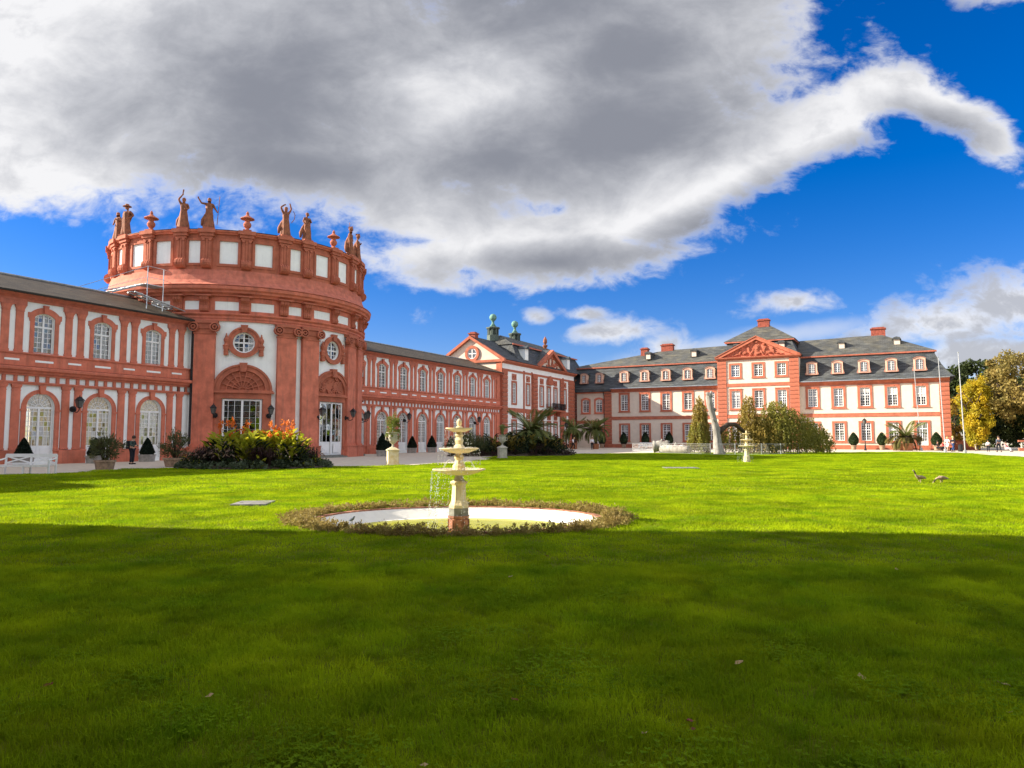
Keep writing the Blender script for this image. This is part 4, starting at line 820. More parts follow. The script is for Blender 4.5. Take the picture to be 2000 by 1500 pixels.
for i in range(26):
    x = PPX + qq.uniform(-3.2, 3.2); z = 12.7 + qq.random() * (2.3 * (1 - abs(x - PPX) / 4.6)); tr.ring(circle(qq.uniform(.16, .34), x, z, 9), circle(.10, x, z, 9), Y0 - .26, Y0 - .09)
tr.ring([(PPX - .75, 12.8), (PPX + .75, 12.8), (PPX + .75, 14.3), (PPX - .75, 14.3)], [(PPX - .5, 13), (PPX + .5, 13), (PPX + .5, 14.1), (PPX - .5, 14.1)], Y0 - .3, Y0 - .09).obj('relief', 'red3', pv)
MB().prism([(73.2, 9.9), (75.1, 9.9), (75.0, 10.6), (74.15, 11.3), (73.3, 10.6)], Y0 - .45, Y0).obj('cartouche', 'red3', pv)
bal = MB().box(72.9, 77.9, Y0 - 1.3, Y0, 5.75, 5.95).taper(73.8, Y0 - .5, 5.0, 5.748, .2, .2, .3, .5).taper(77, Y0 - .5, 5.0, 5.748, .2, .2, .3, .5); bal.obj('balcony', 'red3', pv)
rl = MB()
for i in range(27): x = 72.95 + i * .188; rl.box(x, x + .05, Y0 - 1.27, Y0 - 1.22, 5.95, 6.92)
for i in range(6): y = Y0 - 1.2 + i * .2; rl.box(72.92, 72.97, y, y + .05, 5.95, 6.92).box(77.83, 77.88, y, y + .05, 5.95, 6.92)
rl.box(72.9, 77.9, Y0 - 1.3, Y0 - 1.2, 6.922, 7.0).prism(circle(.3, 74.2, 6.45, 10), Y0 - 1.30, Y0 - 1.24).prism(circle(.3, 76.6, 6.45, 10), Y0 - 1.30, Y0 - 1.24).obj('balcony_railing', 'dark', pv)
MB().tube([(85.2, -.2, 11.6), (85.2, -.2, .1)], .1, 8).obj('downpipe', 'dark', pv)
quoins(86.2, 87.4, .3, .6, 11.0, .61, pv)
MB().box(84.4, 90.5, .18, .3, 4.9, 5.4).mould(84.4, 90.5, [(.3, 11.2), (.1, 11.3), (-.2, 11.6), (.3, 11.65)]).obj('string_course', 'red3', pv)
sw = casement(1.1, 2.6, 0, [-.28, .28], [.4, .8, 1.2, 2.0], zm=(1.6,), fr=.08)
w_ = sw.obj('window', 'paint', pv, loc=(89, .22, 6.5)); MB().box(-.5, .5, .01, .02, .05, 2.5).obj('pane', 'darkglass', w_); MB().ring([(88.2, 6.2), (89.8, 6.2), (89.8, 9.4), (88.2, 9.4)], [(88.46, 6.5), (89.54, 6.5), (89.54, 9.1), (88.46, 9.1)], .2, .3).obj('window_surround', 'red3', pv)
# roofs
MB().add([(58.4, -.95, 12.5), (58.4, 4.64, 16.08), (58.4, 10.2, 12.5), (66, -.95, 12.5), (66, 4.64, 16.08), (66, 10.2, 12.5)], [(0, 3, 4, 1), (1, 4, 5, 2)]).obj('gable_roof', 'slate', pv)
lo = [(-.95, 12.48), (-.4, 12.8), (.4, 13.8), (1.2, 15.4)]
b = MB()
for (y, z), (y2, z2) in zip(lo, lo[1:]):
    i0, i1 = (y + .95), (y2 + .95)
    b.add([(63.5 + i0 * .6, y, z), (91 - i0, y, z), (91 - i1, y2, z2), (63.5 + i1 * .6, y2, z2), (63.5 + i0 * .6, 9.3 - y, z), (91 - i0, 9.3 - y, z), (91 - i1, 9.3 - y2, z2), (63.5 + i1 * .6, 9.3 - y2, z2)], [(0, 1, 2, 3), (1, 5, 6, 2), (4, 0, 3, 7), (5, 4, 7, 6)])
b.obj('mansard_roof', 'slate', pv)
MB().add([(64.6, 1.0, 15.4), (89, 1.0, 15.4), (82, 4.7, 17.3), (67.5, 4.7, 17.3), (89, 8.4, 15.4), (64.6, 8.4, 15.4)], [(0, 1, 2, 3), (1, 4, 2), (2, 4, 5, 3), (0, 3, 5)]).obj('upper_roof', 'slateup', pv)
MB().box(64.5, 89.1, .85, 1.0, 15.3, 15.5).obj('roof_break', 'red2', pv)
MB().prism([(PP0, 12.5), (PPX, 15.5), (PP1, 12.5)], Y0 - .04, 4).obj('pediment_roof', 'slate', pv)
pdm = MB().box(-.55, .55, 0, 2, 0, 1.7).mesh('dormer', 'white'); pdr = MB().prism([(-.75, 1.65), (.75, 1.65), (0, 2.15)], -.25, 2.2).mesh('dormer_roof', 'slate')
for x in (66.6, 82.4): d = link('dormer', pdm, pv, (x, -.3, 13.1)); link('dormer_roof', pdr, d)
chimney(59.5, 4.64, 15.6, .9, .75).obj('chimney', 'chimney', pv)
for s, k in ((66.2, 5.2), (73.4, 5.2)):
    ln = MB()
    for i in range(8):
        a = math.pi * i / 4 + .39; ln.box(-.06, .06, -.06, .06, 0, 0) if False else ln.tube([(s + .75 * math.cos(a), k + .75 * math.sin(a), 16.9), (s + .75 * math.cos(a), k + .75 * math.sin(a), 18.2)], .13, 6)
    ln.lathe([(.95, 16.2), (.95, 17.1), (.8, 17.15)], 8, (s, k, 0)).lathe([(.55, 17.1), (.55, 18.1)], 8, (s, k, 0)).lathe([(1.05, 18.1), (1.1, 18.3), (.5, 18.45)], 8, (s, k, 0))
    l = ln.obj('lantern', 'coppdark', pv); MB().lathe([(.55, 18.4), (.22, 18.9), (.18, 19.3), (.3, 19.35)], 12, (s, k, 0)).ball((s, k, 19.85), .56, 16, 10).obj('copper_ball', 'copper', l, smooth=True)
MB().lathe([(.5, 16.2), (.5, 16.6), (.2, 16.7), (.4, 17.1), (.42, 17.3), (.15, 17.4), (.35, 17.8), (.3, 18.3), (.02, 18.8)], 12, (81.5, 3.6, 0)).obj('finial', 'statue', pv)
# ---------------------------------------------------------------- unseen palace blocks shading the lawn; the rear one added to cut skylight
def block(name, label, loc, rz, L, D, H, RH, inset):
    t = thing(name, label, 'pavilion', loc, rz)
    cs = [2 + i * (L - 4) / 5 for i in range(6)]; rows = (1.2, 6.2, 10.6) if H > 13 else (1.2, 6.2)
    wall('wall', 'cream', [(0, 0), (L, 0), (L, H), (0, H)], [contour(1.26, z, z + 2.51, 0, 8, c) for c in cs for z in rows], t, .28)
    MB().box(0, .3, .01, D, 0, H).box(L - .3, L, .01, D, 0, H).box(.3, L - .3, D - .3, D, 0, H).box(.31, L - .31, .5, .6, 0, H - .1).obj('side_wall', 'cream', t)
    for c in cs:
        for z in rows: w_ = link('window', jg[0], t, (c, .14, z)); link('pane', jg[1], w_); link('window_surround', sg, t, (c, 0, z - 1.25))
    for z in rows[1:]: MB().box(1.3, L - 1.3, -.09, .01, z - 1.4, z - .9).obj('string_course', 'red3', t)
    quoins(0, 1.25, 0, 0, H - .5, .61, t); quoins(L - 1.25, L, 0, 0, H - .5, .61, t)
    MB().mould(-.4, L + .4, [(0, H - .5), (-.2, H - .4), (-.5, H - .1), (-.5, H), (0, H)]).obj('cornice', 'red3', t)
    a = inset
    MB().add([(-.5, -.5, H), (L + .5, -.5, H), (L + .5, D + .5, H), (-.5, D + .5, H), (a, a, H + RH), (L - a, a, H + RH), (L - a, D - a, H + RH), (a, D - a, H + RH)], [(0, 1, 5, 4), (1, 2, 6, 5), (2, 3, 7, 6), (3, 0, 4, 7), (4, 5, 6, 7)]).obj('roof', 'slate', t)
    return t
e0 = gpos(-44.5, .4)
block('palace_pavilion', 'cream pavilion at the near end of the left gallery, outside the picture', e0, GA, 22.6, 11, 11.6, 2.6, 2.6)
ew = block('palace_wing', 'tall cream palace block shading the foreground lawn, assumed and unseen', (-15.2, -22.0, 0), R_(90), 35.2, 16, 9.4, 5.2, .2)  # unseen caster, sized so its shadow edge lies across the near lawn
MB().mould(35.21, 35.85, [(.4, 0), (15, 0), (15, 3.2), (.4, 3.2)]).add([(35.95, .2, 3.0), (35.95, 15.2, 3.0), (35.22, 15.2, 5.6), (35.22, .2, 5.6), (35.22, .2, 3.0), (35.22, 15.2, 3.0)], [(0, 1, 2, 3), (0, 3, 4), (1, 5, 2), (0, 4, 5, 1)]).obj('shadow_annex', 'slate', ew)  # lean-to invented to bend the edge of the shadow on the lawn

block('palace_wing', 'long cream block added unseen behind the viewer to dim the foreground lawn', (46.0, -4.6, 0), math.pi, 58.0, 14, 14.5, 3.5, 4.0)  # added and raised to cut the skylight on the near lawn
# ================================================================== GROUND
def struct(o, k='structure'): o['kind'] = k; return o
LAWN = [(-14.6, -25), (-14.6, 14.9), (-30.5, 16.2), (-22.51, 31.4), (-20.7, 32.4), (-19.9, 34.7), (-18.6, 38.8), (-17.6, 41.0), (-13.5, 42.2), (-10.1, 41.0), (-8.56, 39.9), (-6.07, 42.4), (-3.9, 45.3), (-2.4, 48.1), (-1.9, 52.4), (-1.6, 58.7), (-1.4, 64), (4.1, 69), (6.7, 72), (16.5, 76.9), (35.4, 79.5), (46.1, 82.3), (47.7, 78.2), (46.5, 72), (43, 59.9), (35, 35), (25, -25)]
PC0 = (-1.05, 14.5); PA, PB = 2.78, 2.22                   # pool centre and half axes
def ell(a, b, n=72, c=PC0): return [(c[0] + a * math.cos(2 * math.pi * i / n), c[1] + b * math.sin(2 * math.pi * i / n)) for i in range(n)]
def sheet(name, mt, outer, holes, z, edge=0.0):
    loops = [[Vector((p[0], p[1], 0)) for p in lp] for lp in [outer] + holes]
    tr = tessellate_polygon(loops); flat = [p for lp in [outer] + holes for p in lp]
    b = MB(); b.add([(p[0], p[1], z) for p in flat], tr)
    if edge:
        for lp in [outer] + holes:
            k = len(lp); b.add([(p[0], p[1], z) for p in lp] + [(p[0], p[1], z - edge) for p in lp], [(i, (i + 1) % k, (i + 1) % k + k, i + k) for i in range(k)])
    return b.obj(name, mt)
def lawnmat():
    ma = bpy.data.materials.new('lawn'); ma.use_nodes = True; nt = ma.node_tree; N = nt.nodes; L = nt.links; b = N['Principled BSDF']
    b.inputs['Roughness'].default_value = .9; b.inputs['Specular IOR Level'].default_value = .1
    ge = N.new('ShaderNodeNewGeometry')
    def noise(sc, det, st=(1, 1, 1)):
        mp = N.new('ShaderNodeMapping'); mp.inputs['Scale'].default_value = st; L.new(ge.outputs['Position'], mp.inputs[0])
        n = N.new('ShaderNodeTexNoise'); n.inputs['Scale'].default_value = sc; n.inputs['Detail'].default_value = det; n.inputs['Roughness'].default_value = .65; L.new(mp.outputs[0], n.inputs['Vector']); return n.outputs['Fac']
    a = noise(.35, 5); c = noise(6.0, 6, (1, .35, 1)); d = noise(60, 3)
    m1 = N.new('ShaderNodeMixRGB'); m1.inputs[1].default_value = (.20, .225, .007, 1); m1.inputs[2].default_value = (.12, .16, .006, 1)
    mr = N.new('ShaderNodeMapRange'); mr.inputs[1].default_value = .3; mr.inputs[2].default_value = .7; L.new(a, mr.inputs[0]); L.new(mr.outputs[0], m1.inputs[0])
    m2 = N.new('ShaderNodeMixRGB'); m2.blend_type = 'MULTIPLY'; m2.inputs[0].default_value = 1; r2 = N.new('ShaderNodeMapRange'); r2.inputs[1].default_value = .3; r2.inputs[2].default_value = .72; r2.inputs[3].default_value = .62; r2.inputs[4].default_value = 1.30; L.new(c, r2.inputs[0]); L.new(m1.outputs[0], m2.inputs[1]); L.new(r2.outputs[0], m2.inputs[2])
    L.new(m2.outputs[0], b.inputs['Base Color'])
    bp = N.new('ShaderNodeBump'); bp.inputs['Strength'].default_value = .9; bp.inputs['Distance'].default_value = .05; L.new(d, bp.inputs['Height']); L.new(bp.outputs[0], b.inputs['Normal'])
    M['lawn'] = ma
lawnmat()
struct(sheet('gravel_court', 'gravel', [(-400, -200), (400, -200), (400, 500), (-400, 500)], [ell(PA + .1, PB + .1)], 0.0))
struct(sheet('lawn', 'lawn', LAWN, [ell(PA + .12, PB + .12)], .03, .03))
# ================================================================== FOLIAGE HELPERS
def fastquads(name, V, mt):                               # V: (n,4,3) array of quads
    n = len(V); me = bpy.data.meshes.new(name); me.vertices.add(n * 4); me.loops.add(n * 4); me.polygons.add(n)
    me.vertices.foreach_set('co', np.asarray(V, np.float32).ravel()); me.loops.foreach_set('vertex_index', np.arange(n * 4, dtype=np.int32))
    me.polygons.foreach_set('loop_start', np.arange(0, n * 4, 4, dtype=np.int32)); me.materials.append(M[mt]); me.update(calc_edges=True); return me
def unit(a): return a / np.maximum(np.linalg.norm(a, axis=-1, keepdims=True), 1e-6)
def leafquads(P, A, ln, wd, jit=.5):                      # diamonds at P, long axis A (jittered)
    n = len(P); A = unit(A + rng.normal(0, jit, (n, 3))); B = unit(np.cross(A, rng.normal(0, 1, (n, 3))))
    l = (ln * rng.uniform(.7, 1.3, (n, 1))); w = (wd * rng.uniform(.7, 1.3, (n, 1)))
    return np.stack([P - A * l / 2, P + B * w / 2 + A * l * .05, P + A * l / 2, P - B * w / 2 + A * l * .05], 1)
def crown_pts(n, c, r, clumps, spread, shell=.55):        # leaf clumps through an ellipsoid
    c = np.array(c); r = np.array(r)
    d = unit(rng.normal(0, 1, (clumps, 3))); rad = shell + (1 - shell) * rng.random((clumps, 1)) ** .6
    K = d * rad * (1 + .14 * rng.normal(0, 1, (clumps, 1))); 
    idx = rng.integers(0, clumps, n); sz = rng.uniform(.55, 1.3, clumps)[idx][:, None]
    off = unit(rng.normal(0, 1, (n, 3))) * rng.random((n, 1)) ** .5 * spread * sz
    return c + K[idx] * r + off, unit(K[idx] * r + off * 1.5)
def branch_tree(b, p, d, ln, rad, depth, q):
    p = Vector(p); d = Vector(d).normalized(); pts = [p]; 
    for i in range(3):
        d = (d + Vector((q.uniform(-.15, .15), q.uniform(-.15, .15), q.uniform(-.02, .12)))).normalized(); pts.append(pts[-1] + d * ln / 3)
    b.tube(pts, [rad, rad * .88, rad * .76, rad * .62], 7)
    if depth:
        for k in range(3):
            nd = (d + Vector((q.uniform(-.9, .9), q.uniform(-.9, .9), q.uniform(-.1, .5)))).normalized(); branch_tree(b, pts[-1 - k % 2], nd, ln * .7, rad * .55, depth - 1, q)
def tree(name, label, base, crowns, th, tr, mt, group, n, leaf=.5, clumps=60, spread=1.3):
    t = thing(name, label, 'tree', base, 0, group); q = random.Random(int(base[0] * 7)); b = MB()
    b.tube([(0, 0, -.1), (.05, .03, th * .5), (0, .1, th)], [tr * 1.3, tr, tr * .8], 10)
    for k in range(5): a = k * 1.256 + .3; branch_tree(b, (0, 0, th * (.75 + .05 * k)), (math.cos(a) * .7, math.sin(a) * .7, 1), th * .7, tr * .55, 1, q)
    b.obj('trunk', 'darkbark', t, smooth=True)
    for c, r, m_, f in crowns:
        P, A = crown_pts(int(n * f), c, r, int(clumps * max(.3, f)), spread)
        link('crown', fastquads('crown', leafquads(P, A * .3 + np.array([0, 0, -.4]), leaf, leaf * .75, .8), m_), t)
    return t
# ================================================================== GRASS (instanced blades)
def inside(x, y, poly):
    r = False; n = len(poly)
    for i in range(n):
        x1, y1 = poly[i]; x2, y2 = poly[(i + 1) % n]
        if (y1 > y) != (y2 > y) and x < (x2 - x1) * (y - y1) / (y2 - y1) + x1: r = not r
    return r
def grass_patch(name, size, n, h, w, mt='grass'):
    P = np.zeros((n, 3)); P[:, :2] = rng.uniform(-size / 2, size / 2, (n, 2))
    cl = rng.uniform(-size / 2, size / 2, (9, 2)); dist = np.min(np.linalg.norm(P[:, None, :2] - cl[None], axis=2), 1)
    hh = h * rng.uniform(.45, 1.25, n) * (1.15 - .5 * np.clip(dist / (size * .3), 0, 1))
    a = rng.uniform(0, 2 * np.pi, n); lean = rng.uniform(.15, .9, n)
    D = np.stack([np.cos(a), np.sin(a), np.zeros(n)], 1); Sd = np.stack([-np.sin(a), np.cos(a), np.zeros(n)], 1); up = np.array([0, 0, 1.])
    m1 = P + D * (hh * lean * .35)[:, None] + up * (hh * .6)[:, None]; tip = P + D * (hh * lean)[:, None] + up * (hh * np.sqrt(np.maximum(.2, 1 - lean ** 2 * .6)))[:, None]
    ww = (w * rng.uniform(.6, 1.2, n))[:, None]
    Q1 = np.stack([P - Sd * ww / 2, P + Sd * ww / 2, m1 + Sd * ww * .42, m1 - Sd * ww * .42], 1); Q2 = np.stack([m1 - Sd * ww * .42, m1 + Sd * ww * .42, tip + Sd * ww * .06, tip - Sd * ww * .06], 1)
    me = fastquads(name, np.concatenate([Q1, Q2]), mt); o = bpy.data.objects.new(name, me); return o
def instancer(name, pts, protos, zrot=True):
    me = bpy.data.meshes.new(name); me.from_pydata(pts, [], []); o = link(name, me)
    col = bpy.data.collections.new(name + '_blades')
    for p in protos: col.objects.link(p)
    ng = bpy.data.node_groups.new(name, 'GeometryNodeTree'); ng.interface.new_socket('Geometry', in_out='INPUT', socket_type='NodeSocketGeometry'); ng.interface.new_socket('Geometry', in_out='OUTPUT', socket_type='NodeSocketGeometry')
    N = ng.nodes; L = ng.links; gi = N.new('NodeGroupInput'); go = N.new('NodeGroupOutput'); ip = N.new('GeometryNodeInstanceOnPoints'); ci = N.new('GeometryNodeCollectionInfo')
    ci.inputs['Collection'].default_value = col; ci.inputs['Separate Children'].default_value = True; ci.inputs['Reset Children'].default_value = True
    ip.inputs['Pick Instance'].default_value = True
    rv = N.new('FunctionNodeRandomValue'); rv.data_type = 'FLOAT_VECTOR'; rv.inputs[0].default_value = (0, 0, 0); rv.inputs[1].default_value = (0, 0, 6.283)
    rs = N.new('FunctionNodeRandomValue'); rs.data_type = 'FLOAT'; rs.inputs[2].default_value = .8; rs.inputs[3].default_value = 1.2
    L.new(gi.outputs[0], ip.inputs['Points']); L.new(ci.outputs[0], ip.inputs['Instance']); L.new(rv.outputs[0], ip.inputs['Rotation']); L.new(rs.outputs[1], ip.inputs['Scale']); L.new(ip.outputs[0], go.inputs[0])
    md = o.modifiers.new('scatter', 'NODES'); md.node_group = ng
    return struct(o, 'stuff')
def keep(x, y, m=0.0):
    if ((x - PC0[0]) / (PA + .12 + m)) ** 2 + ((y - PC0[1]) / (PB + .12 + m)) ** 2 < 1: return False
    if abs(x + 6.37) < .5 + m * .4 and abs(y - 17.7) < .62 + m * .4: return False
    return inside(x, y, LAWN)
def grid(size, y0, y1, wid, m):
    pts = []; y = y0
    while y < y1:
        hw = wid * y + 1.5; x = -hw
        while x < hw:
            px, py = x + random.uniform(-.15, .15) * size, y + random.uniform(-.15, .15) * size
            if keep(px, py, m): pts.append((px, py, .028))
            x += size
        y += size
    return pts
tag(instancer('lawn_grass', grid(.36, 2.0, 9.0, .80, .2), [grass_patch('grass_tuft', 0.50, 1050, .070, .0044) for i in range(6)]), 'short mown grass of the shaded foreground lawn', 'grass')
tag(instancer('lawn_grass', grid(.62, 9.0, 22.0, .80, .3), [grass_patch('grass_tuft', .86, 900, .046, .0085) for i in range(5)]), 'mown grass of the sunlit lawn around the round pool', 'grass')
tag(instancer('lawn_grass', grid(1.5, 22.0, 84.0, .80, .6), [grass_patch('grass_tuft', 2.0, 1300, .05, .018) for i in range(4)]), 'far mown grass of the lawn before the palace', 'grass')
def clover_patch(name, size, n):
    c = rng.normal(0, size * .26, (n, 2)); Q = []
    for x, y in c:
        h = rng.uniform(.025, .05); a0 = rng.uniform(0, 6.28)
        for k in range(3):
            a = a0 + k * 2.094; d = np.array([math.cos(a), math.sin(a), .25]); s_ = np.array([-math.sin(a), math.cos(a), 0]); p0 = np.array([x, y, h]); Q.append([p0, p0 + d * .008 + s_ * .007, p0 + d * .017, p0 + d * .008 - s_ * .007])
    return bpy.data.objects.new(name, fastquads(name, np.array(Q), 'clover'))
cp_ = []
for i in range(130):
    y = 3 + 11 * random.random() ** 1.4; x = random.uniform(-.8, .8) * y
    if keep(x, y, .2): cp_.append((x, y, .03))
tag(instancer('lawn_clover', cp_, [clover_patch('clover_tuft', .55, 150) for i in range(4)]), 'darker clover patches scattered through the near lawn', 'clover')
# ================================================================== TREES AT THE RIGHT
G1 = 'park trees beyond the right-hand end of the wing'
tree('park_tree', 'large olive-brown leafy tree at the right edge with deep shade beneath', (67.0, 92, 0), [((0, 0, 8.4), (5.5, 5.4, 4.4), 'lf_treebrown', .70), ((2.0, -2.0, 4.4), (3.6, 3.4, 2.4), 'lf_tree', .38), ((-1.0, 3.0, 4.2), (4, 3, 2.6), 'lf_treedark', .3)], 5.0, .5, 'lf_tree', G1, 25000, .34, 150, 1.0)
tree('park_tree', 'slender bright yellow autumn tree beside the flagpole', (60.6, 92.6, 0), [((0, 0, 5.6), (1.8, 1.9, 4.1), 'lf_yellow', 1.0), ((-.3, 0, 2.6), (1.2, 1.3, 1.7), 'lf_yellow', .25)], 4, .16, 'lf_yellow', G1, 14000, .24, 100, .62)
tree('park_tree', 'amber and brown small tree close to the end of the wing', (72.5, 116, 0), [((0, 0, 4.4), (3.2, 3, 4.0), 'lf_amber', 1.0)], 3, .2, 'lf_amber', G1, 6000, .36, 40, .9)
tree('park_tree', 'dark green round-topped tree rising behind the yellow one', (90, 138, 0), [((0, 0, 11.2), (6.0, 6, 4.6), 'lf_treedark', 1.0), ((-4, 0, 8.0), (4, 4, 5.5), 'lf_treedark', .6)], 7, .45, 'lf_treedark', G1, 8000, .6, 60, 1.3)
tree('park_tree', 'dark green tree filling the gap below the yellow tree', (82, 122, 0), [((0, 0, 5.5), (5.5, 4, 5.2), 'lf_treedark', 1.0), ((6, 4, 7), (6, 5, 6), 'lf_treedark', .9)], 4, .4, 'lf_treedark', G1, 9000, .55, 70, 1.3)
tree('park_tree', 'olive tree partly cut off by the right picture edge', (78, 95, 0), [((0, 0, 8.0), (6.5, 6, 6.0), 'lf_tree', 1.0)], 5, .45, 'lf_tree', G1, 9000, .5, 60, 1.3)
tree('park_tree', 'distant brownish green tree just right of the slate roof', (84, 150, 0), [((-2, 0, 9), (6, 5, 7), 'lf_treedark', 1.0)], 6, .4, 'lf_treedark', G1, 6000, .65, 50, 1.4)
# ================================================================== WEEPING TREE
wt = thing('weeping_tree', 'old weeping tree with pale broken trunk and hanging olive foliage behind wire fence', 'tree', (20.1, 70, 0))
tb = MB().tube([(.25, 0, -.1), (.18, 0, .3), (.10, 0, .9), (.06, 0, 1.7), (-.02, 0, 2.5), (-.20, 0, 3.4), (-.42, 0, 4.3), (-.58, 0, 5.0), (-.68, .05, 5.6), (-.70, .05, 6.0)], [.66, .50, .40, .37, .34, .31, .29, .29, .31, .24], 16)
tb.tube([(-.55, 0, 5.6), (-.80, 0, 5.95), (-.88, 0, 6.12)], [.26, .2, .12], 8).tube([(-.5, 0, 5.7), (-.40, 0, 6.25)], [.24, .08], 6).tube([(.0, 0, 1.2), (.42, -.2, 1.5)], [.18, .08], 6).tube([(-.1, -.2, 3.2), (-.45, -.4, 3.5)], [.13, .06], 6)
for i_ in range(len(tb.v)):
    x_, y_, z_ = tb.v[i_]; k_ = 1 + .10 * math.sin(z_ * 3.1 + 2 * math.atan2(y_, x_ + .07 * z_)) + .06 * math.sin(z_ * 9 + 5 * math.atan2(y_, x_ + .07 * z_)); tb.v[i_] = (-.07 * z_ + (x_ + .07 * z_) * k_, y_ * k_, z_)
tb.tube([(-.05, 0, 4.4), (-.2, -.3, 4.5)], [.12, .1], 6)
tb.obj('trunk', 'bark', wt, smooth=True)
MB().tube([(.1, 0, 2.1), (.55, .2, 2.45), (1.3, .6, 2.95), (2.2, 1.2, 3.0), (3.2, 2, 2.4), (3.8, 2.6, 1.9)], [.30, .27, .24, .22, .2, .12], 9).obj('limb', 'darkbark', wt, smooth=True)
MB().tube([(.0, 0, 3.0), (.45, .2, 2.5), (1.0, .8, 2.4)], [.14, .12, .1], 7).obj('limb', 'darkbark', wt, smooth=True)
def weep(cx, cy, rx, ry, h, n, tail=0.0, seed=0):
    q = np.random.default_rng(seed); out = []
    for i in range(n):
        a = q.uniform(0, 2 * np.pi); r0 = math.sqrt(q.random()) * .95; ex = 1 + tail * max(0, math.cos(a))
        z0 = h * (1 - .62 * r0 ** 2.4 - (.25 * tail * max(0, math.cos(a)) * r0)) * q.uniform(.90, 1.06); zb = q.uniform(.05, .9) if q.random() < .7 else q.uniform(.5, 2.6)
        if z0 < zb + .5: continue
        m = int((z0 - zb) / .085); t = np.linspace(0, 1, m)
        rr = r0 + (.10 + .12 * q.random()) * t ** .7; ph = q.uniform(0, 6.28)
        x = cx + math.cos(a) * rx * ex * rr + .05 * np.sin(9 * t + ph); y = cy + math.sin(a) * ry * rr + .05 * np.cos(8 * t + ph); z = z0 + (zb - z0) * t ** 1.1 + .18 * np.sin(np.minimum(1, t * 6) * np.pi) 
        out.append(np.stack([x, y, z], 1) + q.normal(0, .055, (m, 3)))
    return np.concatenate(out)
for k, (cx, cy, rx, ry, h, n, tail, mt_) in enumerate([(4.3, 3.2, 1.25, 1.3, 5.75, 150, 0, 'lf_weep2'), (7.4, 3.8, 2.6, 2.4, 5.25, 360, .75, 'lf_weep'), (8.8, 4.6, 3.2, 2.2, 4.4, 300, .6, 'lf_weep'), (5.6, 2.6, 2.2, 1.4, 3.7, 200, 0, 'lf_weep2'), (-.55, 4.0, .95, 1.1, 5.7, 150, 0, 'lf_weep2'), (-.8, 3.6, 1.15, 1.0, 3.6, 120, 0, 'lf_weep'), (2.2, 3.6, 1.4, 1.2, 2.9, 120, 0, 'lf_weep'), (12.0, 6.0, 1.6, 1.3, 2.6, 140, 0, 'lf_weep')]):
    P = weep(cx, cy, rx, ry, h, n, tail, k + 1); A = np.tile([0, 0, -1.], (len(P), 1)) + (P - np.array([cx, cy, 3])) * .12
    link('crown', fastquads('crown', leafquads(P, A, .21, .10, .45), mt_), wt)
sb = tag(link('yew_shrub', fastquads('yew_shrub', leafquads(*crown_pts(2600, (0, 0, 1.15), (.8, .8, 1.2), 40, .3), .16, .09, .6), 'lf_box')), 'upright dark green shrub at the right end of the weeping tree', 'shrub'); sb.location = (35.1, 80.6, 0)
# fallen logs
for loc, rz, L_, r0, lab in (((17.0, 74.6, .42), R_(-52), 3.6, .46, 'long pale sawn trunk section lying on the grass beside the dead trunk'), ((15.9, 76.2, .75), R_(-10), 1.5, .62, 'thick stubby log end resting at the left of the sawn trunk')):
    t = thing('fallen_log', lab, 'log', loc, rz, 'sawn logs by the old tree'); q = random.Random(int(L_ * 10)); n = 9
    MB().tube([(-L_ / 2 + L_ * i / n, q.uniform(-.06, .06), q.uniform(-.05, .05)) for i in range(n + 1)], [r0 * q.uniform(.82, 1.1) for i in range(n + 1)], 11).tube([(0, 0, .2), (.15, .1, .75)], [.16, .1], 6).obj('bark', 'bark', t, smooth=True)
    for sx in (-1, 1): MB().lathe([(.001, 0), (r0 * .9, 0), (r0 * .9, .02), (.001, .02)], 12).obj('cut_face', 'wood', t).matrix_local = Matrix.Translation((sx * (L_ / 2 + .005), 0, 0)) @ Matrix.Rotation(sx * math.pi / 2, 4, 'Y')
